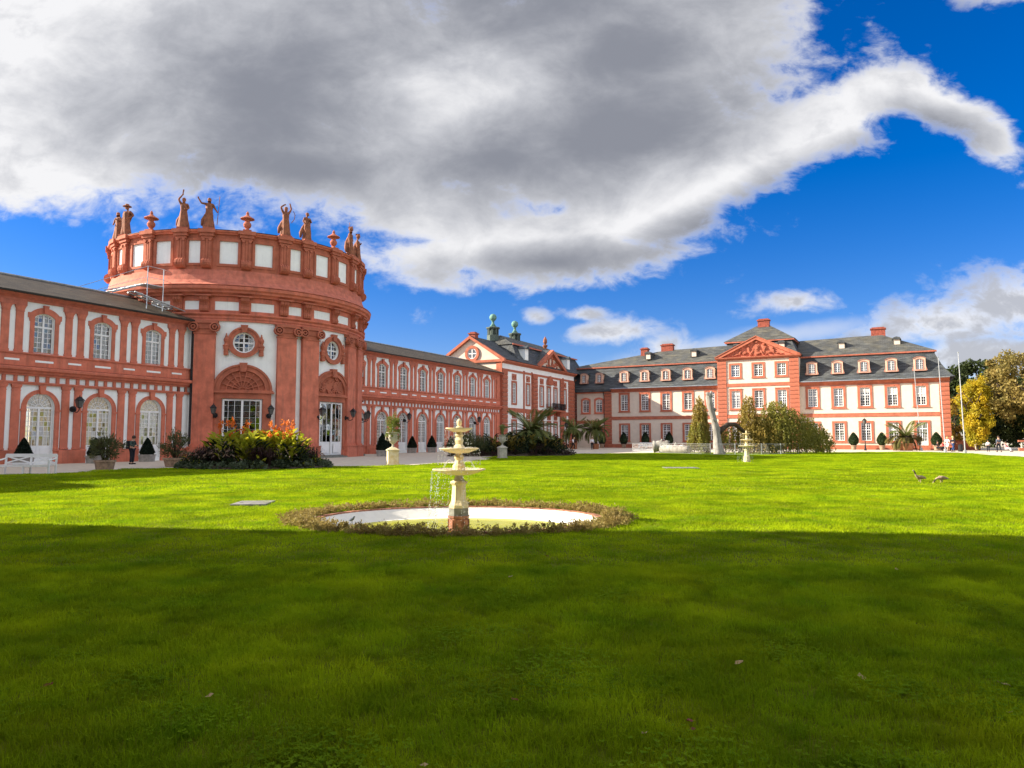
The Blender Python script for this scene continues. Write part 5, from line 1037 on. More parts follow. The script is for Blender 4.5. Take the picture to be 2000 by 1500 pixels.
# ================================================================== PALMS
def frond(L_, droop, nl, wl, mt_):
    pts = []; Q = []
    for i in range(nl + 1):
        t = i / nl; x = L_ * (t - .22 * droop * t ** 3); z = L_ * (.62 * t - .95 * droop * t ** 2.2); pts.append(np.array([x, 0, z]))
    for i in range(2, nl):
        t = i / nl; p = pts[i]; d = unit(pts[i + 1] - pts[i - 1]); ll = wl * math.sin(math.pi * min(1, .12 + t * .92)) ** .6
        for sy in (-1, 1):
            a = unit(np.array([d[0] * .75, sy * .8, d[2] * .75 + .18 - .35 * t])); w = unit(np.cross(a, [0, 0, 1.])) * .040
            e = p + a * ll + np.array([0, 0, -.12 * ll]); m = p + a * ll * .5
            Q.append([p - w * .5, m - w, e, m + w])
    me = fastquads('frond', np.array(Q), mt_)
    return me
FR = {}
def palm(label, loc, th, tr, L_, nf, tub=None, seed=1, dry=False):
    t = thing('palm_tree', label, 'palm', loc, 0, 'palm trees before the palace'); q = random.Random(seed); z0 = 0
    if tub:
        z0 = tub[1]; MB().lathe([(tub[0] * .82, 0), (tub[0] * .9, .1), (tub[0], tub[1] * .9), (tub[0] * 1.06, tub[1] * .91), (tub[0] * 1.06, tub[1]), (tub[0] * .9, tub[1])], 20).obj('tub', 'terracotta', t)
    MB().lathe([(tr * 1.15, z0 - .1), (tr, z0 + th * .4), (tr * 1.1, z0 + th * .8), (tr * 1.3, z0 + th), (tr * .5, z0 + th + .25)], 12, flute=.1, fn=6).obj('trunk', 'darkbark', t)
    for i in range(nf):
        dr = q.choice((.25, .5, .75, 1.0)); key = (round(L_, 2), dr, dry)
        if key not in FR: FR[key] = frond(L_, dr, 34, L_ * .24, 'lf_palmdry' if dry and dr > .6 else 'lf_palm')
        f = link('frond', FR[key], t, (0, 0, z0 + th)); tilt = (.55 - dr) * 1.1 + q.uniform(-.12, .12)
        f.rotation_euler = (q.uniform(-.2, .2), -tilt, q.uniform(0, 6.28)); f.scale = (q.uniform(.85, 1.1),) * 3
    return t
palm('tall feathery palm rising from the far flower bed before the pavilion', (1.75, 66.2, 0), 2.1, .26, 3.2, 60, None, 3)
palm('dark palm left of the pair beside the far pavilion corner', (9.0, 104, 0), 1.9, .24, 2.8, 46, (.55, .9), 5)
palm('dark palm right of the pair before the arched wing door', (12.2, 104, 0), 1.9, .24, 2.7, 46, (.5, .8), 6)
palm('squat palm in a round terracotta tub before the wing door', (50.6, 91.5, 0), .75, .34, 3.0, 46, (.85, .95), 7, True)
palm('small palm in the far flower bed left of the tall palm', (-.25, 68.5, 0), 1.0, .14, 1.3, 22, None, 9)
# ================================================================== CLIPPED CONES AND POTS
def topi(label, loc, kind, scale, group, rz=0.0):
    t = thing('clipped_yew' if kind == 'cone' else 'potted_topiary', label, 'topiary', loc, rz, group); t.scale = (scale,) * 3
    if kind == 'cone':
        link('planter', PL['trough'], t); link('inner_foliage', PL['cone_in'], link('foliage', PL['cone'], t))
    else: link('pot', PL['pot'], t); link('inner_foliage', PL['egg_in'], link('foliage', PL['egg' if kind == 'egg' else 'egg2'], t))
    return t
PL = {'trough': MB().taper(0, 0, 0, .42, .36, .36, .40, .40).box(-.43, .43, -.43, .43, .422, .50).mesh('planter', 'trough'),
      'pot': MB().lathe([(.24, 0), (.30, .05), (.36, .50), (.42, .52), (.42, .62), (.34, .62)], 16).tube([(0, 0, .5), (0, 0, .95)], .07, 6).mesh('pot', 'pot')}
def shell(n, f, ln, wd, mt_, name='foliage'):
    z = rng.random(n); a = rng.uniform(0, 2 * np.pi, n); r = np.array([f(t)[0] for t in z]); zz = np.array([f(t)[1] for t in z]); k = 1 - .22 * rng.random(n) ** 2 + .03 * rng.normal(0, 1, n)
    P = np.stack([r * k * np.cos(a), r * k * np.sin(a), zz + rng.normal(0, .015, n)], 1); A = np.stack([np.cos(a), np.sin(a), .3 + 0 * a], 1)
    return fastquads(name, leafquads(P, A, ln, wd, .7), mt_)
PL['cone'] = shell(3000, lambda t: (.52 * (1 - t) ** .75 * (.75 + .25 * min(1, t * 8)) + .015, .50 + 1.12 * t), .09, .05, 'lf_yew')
PL['cone_in'] = MB().lathe([(.36, .5), (.40, .62), (.26, 1.0), (.10, 1.4), (.005, 1.55)], 12).mesh('inner_foliage', 'lf_yew')
PL['egg_in'] = MB().lathe([(.2, .66), (.52, .9), (.60, 1.2), (.48, 1.7), (.25, 2.05), (.005, 2.25)], 12).mesh('inner_foliage', 'lf_box')
PL['egg'] = shell(3600, lambda t: (.80 * math.sin(math.pi * (.08 + .90 * t)) ** .75 * (1 - .42 * t), .62 + 1.75 * t), .11, .07, 'lf_box')
PL['egg2'] = shell(3200, lambda t: (.74 * math.sin(math.pi * (.07 + .91 * t)) ** .7 * (1 - .45 * t), .55 + 1.85 * t), .11, .07, 'lf_yew')
GC = 'clipped cones in stone troughs along the galleries'
for s, k, sc, lab in ((-2.9, 1.3, 1.0, 'clipped dark yew cone behind the white bench'), (1.4, 1.4, 1.0, 'clipped dark yew cone in trough left of the first oleander pot'), (5.0, 1.5, 1.0, 'clipped dark yew cone in trough beside the man with backpack'), (30.1, 2.3, 1.28, 'largest clipped yew cone in trough right of the rotunda'), (31.9, 1.7, 1.1, 'second clipped yew cone right of the rotunda, nearly touching the largest'), (36.4, 1.4, 1.12, 'clipped yew cone in trough right of the flower urn'), (40.2, 1.4, 1.15, 'clipped yew cone in trough halfway along the far gallery'), (44.2, 1.4, 1.12, 'clipped yew cone seen just left of the near fountain')): topi(lab, gpos(s, k), 'cone', sc, GC)
topi('clipped dark yew cone hidden behind the flower bed', gpos(24.0, 7.0), 'cone', 1.1, GC)
GP = 'egg-shaped topiary in pots along the wing'
for s, kd, lab in ((5.55, 'dark', 'dark topiary before the quoined pier left of the wing'), (9.3, 'dark', 'dark topiary under the second wing window from the left'), (12.9, 'dark', 'dark topiary above the white bench behind the fence'), (16.75, 'dark', 'dark topiary directly behind the sawn logs'), (42.7, 'egg', 'sunlit topiary left of the lamp post'), (46.2, 'egg', 'sunlit topiary between lamp post and tub palm'), (49.3, 'egg', 'sunlit topiary partly behind the tub palm'), (52.6, 'egg', 'sunlit topiary in pot at the corner of the wing')): topi(lab, wpos(s, 2.6 if kd == 'dark' else 2.0), kd, 1.05 if kd == 'dark' else 1.0, GP)
def oleander(label, loc, potr, poth, n, r, zc, mt_='lf_oleander', rz=0, pm='pot'):
    t = thing('potted_oleander', label, 'potted shrub', loc, rz, 'oleanders in round pots')
    MB().lathe([(potr * .78, 0), (potr * .84, .04), (potr * .98, poth * .8), (potr * 1.08, poth * .82), (potr * 1.08, poth), (potr * .92, poth)], 22).obj('pot', pm, t)
    st = MB(); q = random.Random(n)
    for i in range(26):
        a = q.uniform(0, 6.28); e = q.uniform(.3, 1); st.tube([(0.1 * math.cos(a), .1 * math.sin(a), poth * .9), (r * .45 * e * math.cos(a), r * .45 * e * math.sin(a), zc * .8), (r * .9 * e * math.cos(a), r * .9 * e * math.sin(a), zc + r * .7 * (1.2 - e))], [.02, .014, .008], 5)
    st.obj('stems', 'darkbark', t)['kind'] = 'stuff'
    P, A = crown_pts(n, (0, 0, zc), (r, r, r * .95), 70, r * .28, .25); link('foliage', fastquads('foliage', leafquads(P, A + np.array([0, 0, .5]), .17, .035, .35), mt_), t)
    return t
oleander('loose oleander in a round clay pot on the path edge', (-20.75, 36.4, 0), .48, .52, 2600, .80, 1.22)
oleander('oleander in a wide clay tub beside the black downpipe', (-19.35, 41.0, 0), .62, .50, 2200, .78, 1.20)
# ================================================================== FLOWER BEDS
def grassclump(n, r, h, wd):
    a = rng.uniform(0, 2 * np.pi, n); e = rng.uniform(.25, 1, n); D = np.stack([np.cos(a), np.sin(a), 0 * a], 1); S_ = np.stack([-np.sin(a), np.cos(a), 0 * a], 1); up = np.array([0, 0, 1.]); hh = h * rng.uniform(.7, 1.15, n)
    p0 = D * .06 * r; p1 = D * (r * .45 * e)[:, None] + up * (hh * .8)[:, None]; p2 = D * (r * e)[:, None] + up * (hh * (1.0 - .45 * e))[:, None]
    return np.concatenate([np.stack([p0 - S_ * wd, p0 + S_ * wd, p1 + S_ * wd, p1 - S_ * wd], 1), np.stack([p1 - S_ * wd, p1 + S_ * wd, p2 + S_ * wd * .2, p2 - S_ * wd * .2], 1)]), p2
def canna(n, h):                                          # broad upright leaves round a stem
    Q = []
    for i in range(n):
        a = rng.uniform(0, 6.28); z = h * (.15 + .75 * i / n); L_ = h * rng.uniform(.28, .42); w = L_ * .20; D = np.array([math.cos(a), math.sin(a), 0]); S_ = np.array([-math.sin(a), math.cos(a), 0]); up = np.array([0, 0, 1.]); p = up * z
        m = p + D * L_ * .35 + up * L_ * .45; e = p + D * L_ * .85 + up * L_ * .62
        Q += [[p, m + S_ * w, e, m - S_ * w]]
    return np.array(Q)
def bed(name, label, loc, rx, ry, spec, rz=0.0):
    t = thing(name, label, 'flower bed', loc, rz)
    MB().lathe([(1.0, 0), (.97, .10), (.6, .26), (.001, .36)], 40, sx=rx, sy=ry).obj('soil_mound', 'darkbark', t)
    for pn, kind, mt_, cnt, r0, r1, h in spec:
        V = []
        for i in range(cnt):
            a = rng.uniform(0, 2 * np.pi); r = math.sqrt(rng.uniform(r0 ** 2, r1 ** 2)); c = np.array([rx * r * math.cos(a), ry * r * math.sin(a), .30 * (1 - r)]); hh = h * rng.uniform(.75, 1.15)
            if kind == 'canna': q = canna(9, hh)
            elif kind == 'grass': q, _ = grassclump(60, hh * .75, hh, .010)
            elif kind == 'plume':
                _, e = grassclump(22, hh * .8, hh * 1.12, .01); q = leafquads(e, np.array([0, 0, -.6]) + unit(e * [1, 1, 0]) * .8, .26, .05, .25)
            elif kind == 'flower': q = leafquads(rng.normal(0, .055, (16, 3)) * [1, 1, 1.9] + [0, 0, hh], np.tile([0, 0, 1.], (16, 1)), .15, .10, .8)
            else: P, A = crown_pts(70, (0, 0, hh * .5), (hh * .7, hh * .7, hh * .5), 9, hh * .3); q = leafquads(P, A + [0, 0, .3], .13, .07, .6)
            V.append(q + c)
        o = link(pn, fastquads(pn, np.concatenate(V), mt_), t); o['kind'] = 'stuff'
    return t
bed('flower_bed', 'large raised bed of orange cannas and purple grasses before the rotunda', (-13.95, 38.9, .02), 3.85, 2.6, [('border_plants', 'bush', 'lf_silver', 110, .86, 1.04, .36), ('border_plants', 'bush', 'lf_dark', 90, .74, .95, .5), ('purple_grass', 'grass', 'lf_purple', 46, .45, .86, 1.15), ('dark_foliage', 'bush', 'lf_dark', 80, .30, .78, 1.0),
    ('grass_plumes', 'plume', 'lf_plume', 24, .50, .86, 1.05), ('canna_leaves', 'canna', 'lf_canna', 130, 0, .66, 1.68), ('canna_leaves', 'canna', 'lf_dark', 40, .3, .70, 1.3), ('canna_flowers', 'flower', 'fl_orange', 44, .0, .60, 2.0), ('yellow_plants', 'bush', 'lf_canna', 10, .80, .95, .5)], R_(8))
bed('flower_bed', 'darker far bed of shrubs and flowers round the tall palm', (1.2, 65.2, .02), 4.6, 2.3, [('border_plants', 'bush', 'lf_purple', 60, .8, 1.05, .5), ('dark_foliage', 'bush', 'lf_dark', 120, .1, .9, 1.1), ('canna_leaves', 'canna', 'lf_dark', 60, 0, .8, 1.7), ('yellow_plants', 'canna', 'lf_weep2', 50, .1, .75, 1.55), ('purple_grass', 'grass', 'lf_purple', 30, .4, .9, 1.0)], R_(12))
bed('shrub_bed', 'loose grey-green shrubs beside the path left of the urn', (-3.6, 64.8, .02), 2.4, 1.8, [('dark_foliage', 'bush', 'lf_oleander', 60, 0, .9, 1.5), ('purple_shrub', 'bush', 'lf_purple', 20, .6, 1.0, .9), ('tall_stems', 'grass', 'lf_oleander', 20, 0, .7, 2.1)], R_(30))
# planting round the pool
V = []
for i in range(620):
    a = rng.uniform(0, 2 * np.pi); e = rng.random(); rx, ry = PA + .15 + .55 * e, PB + .13 + .42 * e; c = np.array([PC0[0] + rx * math.cos(a), PC0[1] + ry * math.sin(a), .02]); h = rng.uniform(.08, .20)
    P, A = crown_pts(56, (0, 0, h * .55), (.15, .15, h * .5), 6, .06, .2); V.append(leafquads(P, A + [0, 0, .5], .052, .020, .6) + c)
o = tag(link('pool_border_plants', fastquads('pool_border_plants', np.concatenate(V), 'lf_pool')), 'low brownish green plants ringing the fountain pool', 'ground cover'); o['kind'] = 'stuff'
# fallen leaves on the shaded lawn
lm = [MB().add([(-.05, 0, .005), (-.02, -.03, .018), (.045, -.012, .01), (.06, .0, .022), (.03, .03, .012), (-.02, .028, .02), (0, 0, .004)], [(0, 1, 6), (1, 2, 6), (2, 3, 6), (3, 4, 6), (4, 5, 6), (5, 0, 6)]).mesh('fallen_leaf', m_) for m_ in ('lf_fallen', 'lf_fallenred')]
LEAF = [(-.02, 8.27, 0, 'pale leaf right of centre under the pool'), (4.64, 8.71, 0, 'pale curled leaf at the right, near the shadow edge'), (.46, 9.71, 1, 'brown leaf just below the pool planting'), (1.0, 4.11, 1, 'dark red leaf, upper of the pair at lower centre right'), (.98, 4.0, 1, 'dark red leaf, lower of the pair at lower centre right'), (1.6, 5.15, 0, 'tan upright leaf above the red pair'), (2.32, 4.84, 0, 'tan leaf between the red pair and the right edge'), (3.17, 4.70, 0, 'tan flat leaf near the right edge, upper'), (2.88, 4.24, 0, 'tan leaf near the right edge, lower'), (-.43, 3.57, 0, 'pale leaf at the bottom centre'), (-2.98, 4.68, 1, 'brown leaf at the left'), (-3.29, 4.59, 1, 'red leaf cut by the left edge'), (.02, 4.44, 1, 'red-brown leaf at lower centre'), (.71, 3.95, 0, 'narrow tan leaf left of the red pair'), (-1.86, 4.5, 0, 'pale speck leaf left of centre')]
for i, (x, y, k, lab) in enumerate(LEAF):
    o = tag(link('fallen_leaf', lm[k], None, (x, y, .062), i * 1.3), lab, 'leaf', 'leaves fallen on the lawn'); o.scale = (.55 + .08 * (i % 4),) * 3; o.rotation_euler = (.15 * (i % 3), -.2, i * 1.3)
# ================================================================== FOUNTAINS
pool = thing('fountain_pool', 'oval white pool with red brick rim and shallow green water', 'pool', (PC0[0], PC0[1], 0))
def ebowl(prof, n=72):                                    # prof: (offset from rim, z)
    b = MB(); k = len(prof); vs = []
    for i in range(n):
        a = 2 * math.pi * i / n
        for d, z in prof: vs.append(((PA + d) * math.cos(a), (PB + d) * math.sin(a), z))
    return b.add(vs, [(i * k + j, ((i + 1) % n) * k + j, ((i + 1) % n) * k + j + 1, i * k + j + 1) for i in range(n) for j in range(k - 1)])
b = ebowl([(.0, .03), (-.06, .0), (-.30, -.16), (-.62, -.25), (-1.4, -.29)]); b.add([((PA - 1.4) * math.cos(2 * math.pi * i / 72), (PB - 1.4) * math.sin(2 * math.pi * i / 72), -.29) for i in range(72)], [tuple(range(72))]); b.obj('basin', 'poolwhite', pool, smooth=False)
MB().add([((PA - .42) * math.cos(2 * math.pi * i / 72), (PB - .42) * math.sin(2 * math.pi * i / 72), -.205) for i in range(72)], [tuple(range(72))]).obj('algae_bed', 'algae', pool)
wb = MB(); wb.add([((PA - .36) * math.cos(2 * math.pi * i / 72), (PB - .36) * math.sin(2 * math.pi * i / 72), -.175) for i in range(72)], [tuple(range(72))]); wb.obj('water', 'water', pool)
nb = 76
for i in range(nb):
    a0, a1 = 2 * math.pi * (i + .04) / nb, 2 * math.pi * (i + .96) / nb
    vs = [((PA + d) * math.cos(a), (PB + d) * math.sin(a), z) for z in (-.03, .055) for a in (a0, a1) for d in (0, .14)]
    MB().add(vs, [(0, 1, 3, 2), (4, 6, 7, 5), (0, 4, 5, 1), (2, 3, 7, 6), (0, 2, 6, 4), (1, 5, 7, 3)]).obj('rim_brick', 'brickcurb', pool)
def octo(b, z0, z1, r0, r1): return b.lathe([(r0, z0), (r1, z1)], 8)
def rot8(me): return me
FM = {}
def fountain(label, loc, spray):
    t = thing('tiered_fountain', label, 'fountain', loc, R_(22.5), 'three-tier stone fountains on the lawn')
    if not FM:
        b = MB().lathe([(.225, 0), (.225, .04), (.205, .05), (.205, .26), (.225, .27), (.225, .31)], 8)
        for i in range(8):
            a = math.pi / 4 * i + math.pi / 8; c, s = math.cos(a), math.sin(a); r = .196
            w = .055; e = []
            for q, z in ((-w, .07), (w, .07), (w, .24), (-w, .24)): e.append((c * r - s * q, s * r + c * q, z))
            e2 = [(p[0] + c * .016, p[1] + s * .016, p[2]) for p in e]
            b.add(e + e2, [(4, 5, 6, 7), (0, 1, 5, 4), (1, 2, 6, 5), (2, 3, 7, 6), (3, 0, 4, 7)])
        FM['base'] = b.mesh('base', 'chimney' if False else 'brickcurb')
        FM['block'] = MB().lathe([(.205, .312), (.205, .46)], 8).mesh('block', 'greystone')
        FM['ped'] = MB().lathe([(.20, .462), (.20, .52), (.175, .56), (.155, .62), (.145, .80), (.14, .90), (.165, .93), (.185, .95), (.185, .975), (.15, .99)], 8).mesh('pedestal', 'cstone')
        FM['neck'] = MB().lathe([(.13, .99), (.10, 1.02), (.075, 1.08), (.10, 1.13)], 16).mesh('neck', 'stone')
        bowl = lambda R, z, d: [(.07, z - d), (R * .45, z - d * .92), (R * .80, z - d * .45), (R * .97, z - d * .12), (R, z - .012), (R * 1.0, z + .004), (R * .95, z + .004), (R * .75, z - d * .28), (.05, z - d * .45)]
        FM['bowl3'] = MB().lathe(bowl(.53, 1.225, .12), 32).mesh('lower_bowl', 'cstone')
        FM['stem2'] = MB().lathe([(.13, 1.15), (.13, 1.30), (.10, 1.33), (.075, 1.40), (.10, 1.46), (.06, 1.52), (.08, 1.56)], 12).mesh('stem', 'cstone')
        FM['bowl2'] = MB().lathe(bowl(.40, 1.64, .10), 32).mesh('middle_bowl', 'cstone')
        FM['stem1'] = MB().lathe([(.10, 1.58), (.10, 1.68), (.065, 1.72), (.085, 1.80), (.06, 1.86), (.085, 1.90), (.04, 1.97)], 12, flute=.12, fn=4).mesh('stem', 'cstone')
        FM['bowl1'] = MB().lathe(bowl(.275, 2.045, .085), 28).mesh('upper_bowl', 'cstone')
        FM['fin'] = MB().lathe([(.075, 1.98), (.07, 2.06), (.04, 2.09), (.05, 2.13), (.055, 2.18), (.03, 2.22), (.002, 2.235)], 12).mesh('finial', 'cstone')
        W_ = MB(); q = random.Random(5)
        def drop(x, y, z, r): W_.lathe([(.0005, -r * 1.8), (r, -r * .4), (r * .8, r * .7), (.0005, r * 1.6)], 5, (x, y, z))
        for z0, z1, R, n in ((2.03, 1.66, .285, 34), (1.63, 1.25, .41, 60), (1.21, .02, .545, 46)):
            for i in range(n):
                a = q.uniform(0, 6.283) if z0 > 1.3 else q.gauss(3.5, .55); 
                for k in range(int((z0 - z1) / .055)):
                    if q.random() < .55: f = k * .055 + q.uniform(0, .05); drop(R * (1 + .12 * f) * math.cos(a) + q.uniform(-.012, .012), R * (1 + .12 * f) * math.sin(a) + q.uniform(-.012, .012), z0 - f, q.uniform(.0035, .0075))
        for i in range(150): a = q.uniform(0, 6.28); r = q.uniform(.2, .5); W_.lathe([(.0005, 0), (.006, .006), (.0005, .02)], 5, (r * math.cos(a), r * math.sin(a), 1.21 + q.uniform(0, .03)))
        for i in range(140): a = q.uniform(0, 6.28); r = q.uniform(.12, .38); W_.lathe([(.0005, 0), (.005, .006), (.0005, .02)], 5, (r * math.cos(a), r * math.sin(a), 1.62 + q.uniform(0, .04)))
        for i in range(4):                                # spouts from the collar
            a = i * math.pi / 2 + .5; W_.tube([(math.cos(a) * (.12 + .32 * k / 6), math.sin(a) * (.12 + .32 * k / 6), 1.33 + .10 * math.sin(k / 6 * 3.0) - .10 * (k / 6) ** 2) for k in range(7)], .004, 5)
        FM['spray'] = W_.mesh('falling_water', 'spray')
    if not spray and 'base2' not in FM:
        for k in ('base', 'block'): FM[k] = FM[k].copy(); FM[k].materials[0] = M['cstone']
    for k in ('base', 'block', 'ped', 'neck', 'bowl3', 'stem2', 'bowl2', 'stem1', 'bowl1', 'fin'): link(FM[k].name.split('.')[0], FM[k], t)
    w_ = link('falling_water', FM['spray'], t); w_['kind'] = 'stuff'
    return t
fountain('yellowish three-tier stone fountain standing in the near pool', (-1.06, 14.3, -.20), True)
fountain('smaller-looking second fountain far off before the weeping tree', (15.6, 47.4, -.1), False)
bird = None
# slabs in the lawn
tag(MB().taper(0, 0, 0, .03, .42, .52, .41, .51).box(-.3, -.26, -.06, .06, .03, .036).obj('stone_slab', 'slab', None, loc=(-6.37, 17.65, .035), rz=.1), 'grey stone cover slab in the sunlit lawn left of the pool', 'slab')
tag(MB().taper(0, 0, 0, .03, .88, .55, .86, .54).box(-.3, -.26, -.06, .06, .03, .036).obj('stone_slab', 'slab', None, loc=(8.95, 37.9, .05)), 'pale cover slab in the lawn before the fallen logs', 'slab')
# ================================================================== URNS ON PEDESTALS
def urnped(label, loc, sc):
    t = thing('pedestal_urn', label, 'urn', loc, R_(18), 'flower urns on pedestals'); t.scale = (sc,) * 3
    MB().box(-.36, .36, -.36, .36, 0, .10).box(-.31, .31, -.31, .31, .102, .86).taper(0, 0, .862, .90, .36, .36, .36, .36).taper(0, 0, .902, 1.06, .36, .36, .10, .10).obj('pedestal', 'cstone' if sc > 1.02 else 'stone', t)
    MB().lathe([(.10, 1.05), (.06, 1.14), (.06, 1.22), (.15, 1.30), (.26, 1.42), (.30, 1.60), (.27, 1.78), (.30, 1.86), (.40, 1.90), (.40, 1.93), (.30, 1.93)], 20).tube([(-.28, 0, 1.45), (-.42, 0, 1.5), (-.42, 0, 1.7), (-.3, 0, 1.72)], .035, 6).tube([(.28, 0, 1.45), (.42, 0, 1.5), (.42, 0, 1.7), (.3, 0, 1.72)], .035, 6).obj('urn', 'stone', t)
    return t
t = urnped('pale stone urn on a pedestal overflowing with yellow-green flowers near the path', (-7.2, 43.1, 0), 1.03)
P, A = crown_pts(1500, (0, 0, 2.42), (.38, .38, .52), 46, .16, .2); P2, A2 = crown_pts(700, (0, 0, 1.85), (.50, .50, .26), 26, .14, .6)
link('flowers', fastquads('flowers', leafquads(np.concatenate([P, P2]), np.concatenate([A, A2]) + [0, 0, .2], .085, .045, .6), 'lf_urn'), t)
t = urnped('grey stone urn on a pedestal with spiky plant before the far bed', (-.77, 56.6, 0), .98)
V, _ = grassclump(160, .55, 1.0, .012); link('plant', fastquads('plant', V + [0, 0, 1.85], 'lf_palm'), t)
# ================================================================== LANTERNS
def lantern_mesh(z):                                      # four-sided street lantern standing on z
    b = MB().taper(0, 0, z, z + .06, .05, .05, .10, .10)
    for i, j in ((-1, -1), (1, -1), (1, 1), (-1, 1)): b.tube([(i * .10, j * .10, z + .06), (i * .19, j * .19, z + .50)], .016, 5)
    b.taper(0, 0, z + .50, z + .54, .22, .22, .22, .22).taper(0, 0, z + .54, z + .68, .20, .20, .10, .10).taper(0, 0, z + .682, z + .74, .12, .12, .06, .06).lathe([(.02, z + .74), (.045, z + .78), (.005, z + .86)], 6)
    return b
def lglass(z): return MB().taper(0, 0, z + .07, z + .49, .088, .088, .172, .172)
wl = thing('wall_lantern', '', 'lamp'); wl['group'] = 'black wall lanterns'
MB().prism(circle(.20, 0, .05, 10), -.10, .02).tube([(0, -.1, 0), (0, -.30, -.14), (0, -.50, -.16), (0, -.68, -.05), (0, -.72, .10)], .032, 6).tube([(0, -.06, .12), (0, -.25, .12), (0, -.34, 0), (0, -.24, -.08)], .022, 5).ball((0, -.16, .05), .12, 8, 6).obj('bracket', 'dark', wl)
lm_ = lantern_mesh(.10).obj('lantern', 'dark', wl, loc=(0, -.72, 0)); lglass(.10).obj('lamp_glass', 'lampglass', lm_)
first = True
def wall_lamp(label, loc, rz):
    global first
    if first: first = False; wl['label'] = label; wl.location = loc; wl.rotation_euler = (0, 0, rz); return wl
    return copy_thing(wl, label, loc, rz)
wall_lamp('black wall lantern between the first two arched doors of the left gallery', gpos(.55, .16, 3.45), GA)
for c in ((38.1, 'black wall lantern between the first arches of the far gallery'), (53.3, 'small black wall lantern near the end of the far gallery')): wall_lamp(c[1], gpos(c[0] - 3.72 / 2 + .3, .16, 3.5), GA)
def rpos(d, r, z): a = math.radians(d); lx, ly = r * math.sin(a), -r * math.cos(a); return (RC.x + gx * lx - gy * ly, RC.y + gy * lx + gx * ly, z)
for d, lab in ((-50.6, 'black wall lantern left of the wide glazed rotunda door'), (-30.2, 'black wall lantern right of the wide glazed rotunda door'), (-8.6, 'black wall lantern in front of the narrow rotunda door'), (10.8, 'black wall lantern right of the narrow rotunda door'), (31.5, 'rightmost black wall lantern at the rotunda edge, first of the two'), (53.0, 'black wall lantern on the hidden flank of the rotunda')): wall_lamp(lab, rpos(d, RR + .16, 3.30), GA + math.radians(d))
def lamppost(label, loc, h):
    t = thing('lamp_post', label, 'lamp', loc, .4, 'black lamp posts'); MB().lathe([(.16, 0), (.16, .25), (.10, .30), (.10, .7), (.055, .78), (.045, h), (.09, h + .03), (.03, h + .08)], 10).tube([(-.28, 0, h - .2), (.28, 0, h - .2)], .022, 6).obj('post', 'dark', t)
    l = lantern_mesh(h + .05).obj('lantern', 'dark', t); lglass(h + .05).obj('lamp_glass', 'lampglass', l)
lamppost('black lamp post in front of the sunlit wing', (45.9, 92.6, 0), 3.35)
lamppost('black lamp post beside the far pavilion downpipe', (7.9, 103.5, 0), 3.1)
# flagpoles
for x, y, h, tx, lab in ((53.1, 92.5, 10.5, -.5, 'leaning slim flagpole before the tub palm'), (50.2, 82.6, 11.0, -.35, 'middle flagpole before the corner of the wing'), (47.4, 74.6, 10.6, -.25, 'rightmost and nearest flagpole before the yellow tree')):
    t = thing('flagpole', lab, 'flagpole', (x, y, 0), 0, 'flagpoles at the lawn edge'); MB().tube([(0, 0, 0), (tx * .4, 0, h * .4), (tx, 0, h)], [.055, .05, .028], 10).obj('pole', 'galv', t); MB().ball((tx, 0, h + .05), .07, 8, 6).obj('knob', 'lead', t); MB().box(-.12, .12, -.12, .12, 0, .35).obj('socket', 'galv', t)
# ================================================================== BENCHES
def bench(label, loc, rz, sc=1.0):
    t = thing('garden_bench', label, 'bench', loc, rz, 'white garden benches'); t.scale = (sc,) * 3; L_ = 2.35
    for x in (-L_ / 2, 0, L_ / 2):
        MB().box(x - .035, x + .035, -.26, -.19, 0, .44 if x == 0 else .62).obj('leg', 'paint', t); MB().add([(x - .035, .20, 0), (x + .035, .20, 0), (x + .035, .26, 0), (x - .035, .26, 0), (x - .035, .27, .88), (x + .035, .27, .88), (x + .035, .33, .88), (x - .035, .33, .88)], [(0, 1, 2, 3), (4, 7, 6, 5), (0, 4, 5, 1), (1, 5, 6, 2), (2, 6, 7, 3), (3, 7, 4, 0)]).obj('leg', 'paint', t)
    for i in range(5): MB().box(-L_ / 2, L_ / 2, -.27 + i * .10, -.19 + i * .10, .405, .435).obj('slat', 'paint', t)
    MB().box(-L_ / 2, L_ / 2, -.275, -.25, .34, .40).obj('seat_rail', 'paint', t)
    MB().box(-L_ / 2, L_ / 2, .262, .328, .77, .92).obj('top_rail', 'paint', t); MB().box(-L_ / 2, L_ / 2, .24, .29, .46, .51).obj('lower_rail', 'paint', t)
    for k in (-1, 1):
        for s in (-1, 1):
            xa, xb = k * .04, k * (L_ / 2 - .04); z0, z1 = (.51, .80) if s > 0 else (.80, .51); MB().add([(xa, .26 + .004 * s, z0 - .03), (xa, .26 + .004 * s, z0 + .03), (xb, .26 + .004 * s, z1 + .03), (xb, .26 + .004 * s, z1 - .03), (xa, .29 + .004 * s, z0 - .03), (xa, .29 + .004 * s, z0 + .03), (xb, .29 + .004 * s, z1 + .03), (xb, .29 + .004 * s, z1 - .03)], [(0, 1, 2, 3), (4, 7, 6, 5), (0, 4, 5, 1), (3, 2, 6, 7), (1, 5, 6, 2), (0, 3, 7, 4)]).obj('brace', 'paint', t)
        MB().tube([(k * L_ / 2, -.25, .64), (k * L_ / 2, .0, .66), (k * L_ / 2, .28, .72)], .035, 6).obj('armrest', 'paint', t)
bench('white slatted garden bench with crossed back on the path at left', (-22.05, 32.45, 0), -.03, 1.0)
bench('white bench behind the wire fence below the wing', wpos(13.6, 4.2), WA, 1.0)
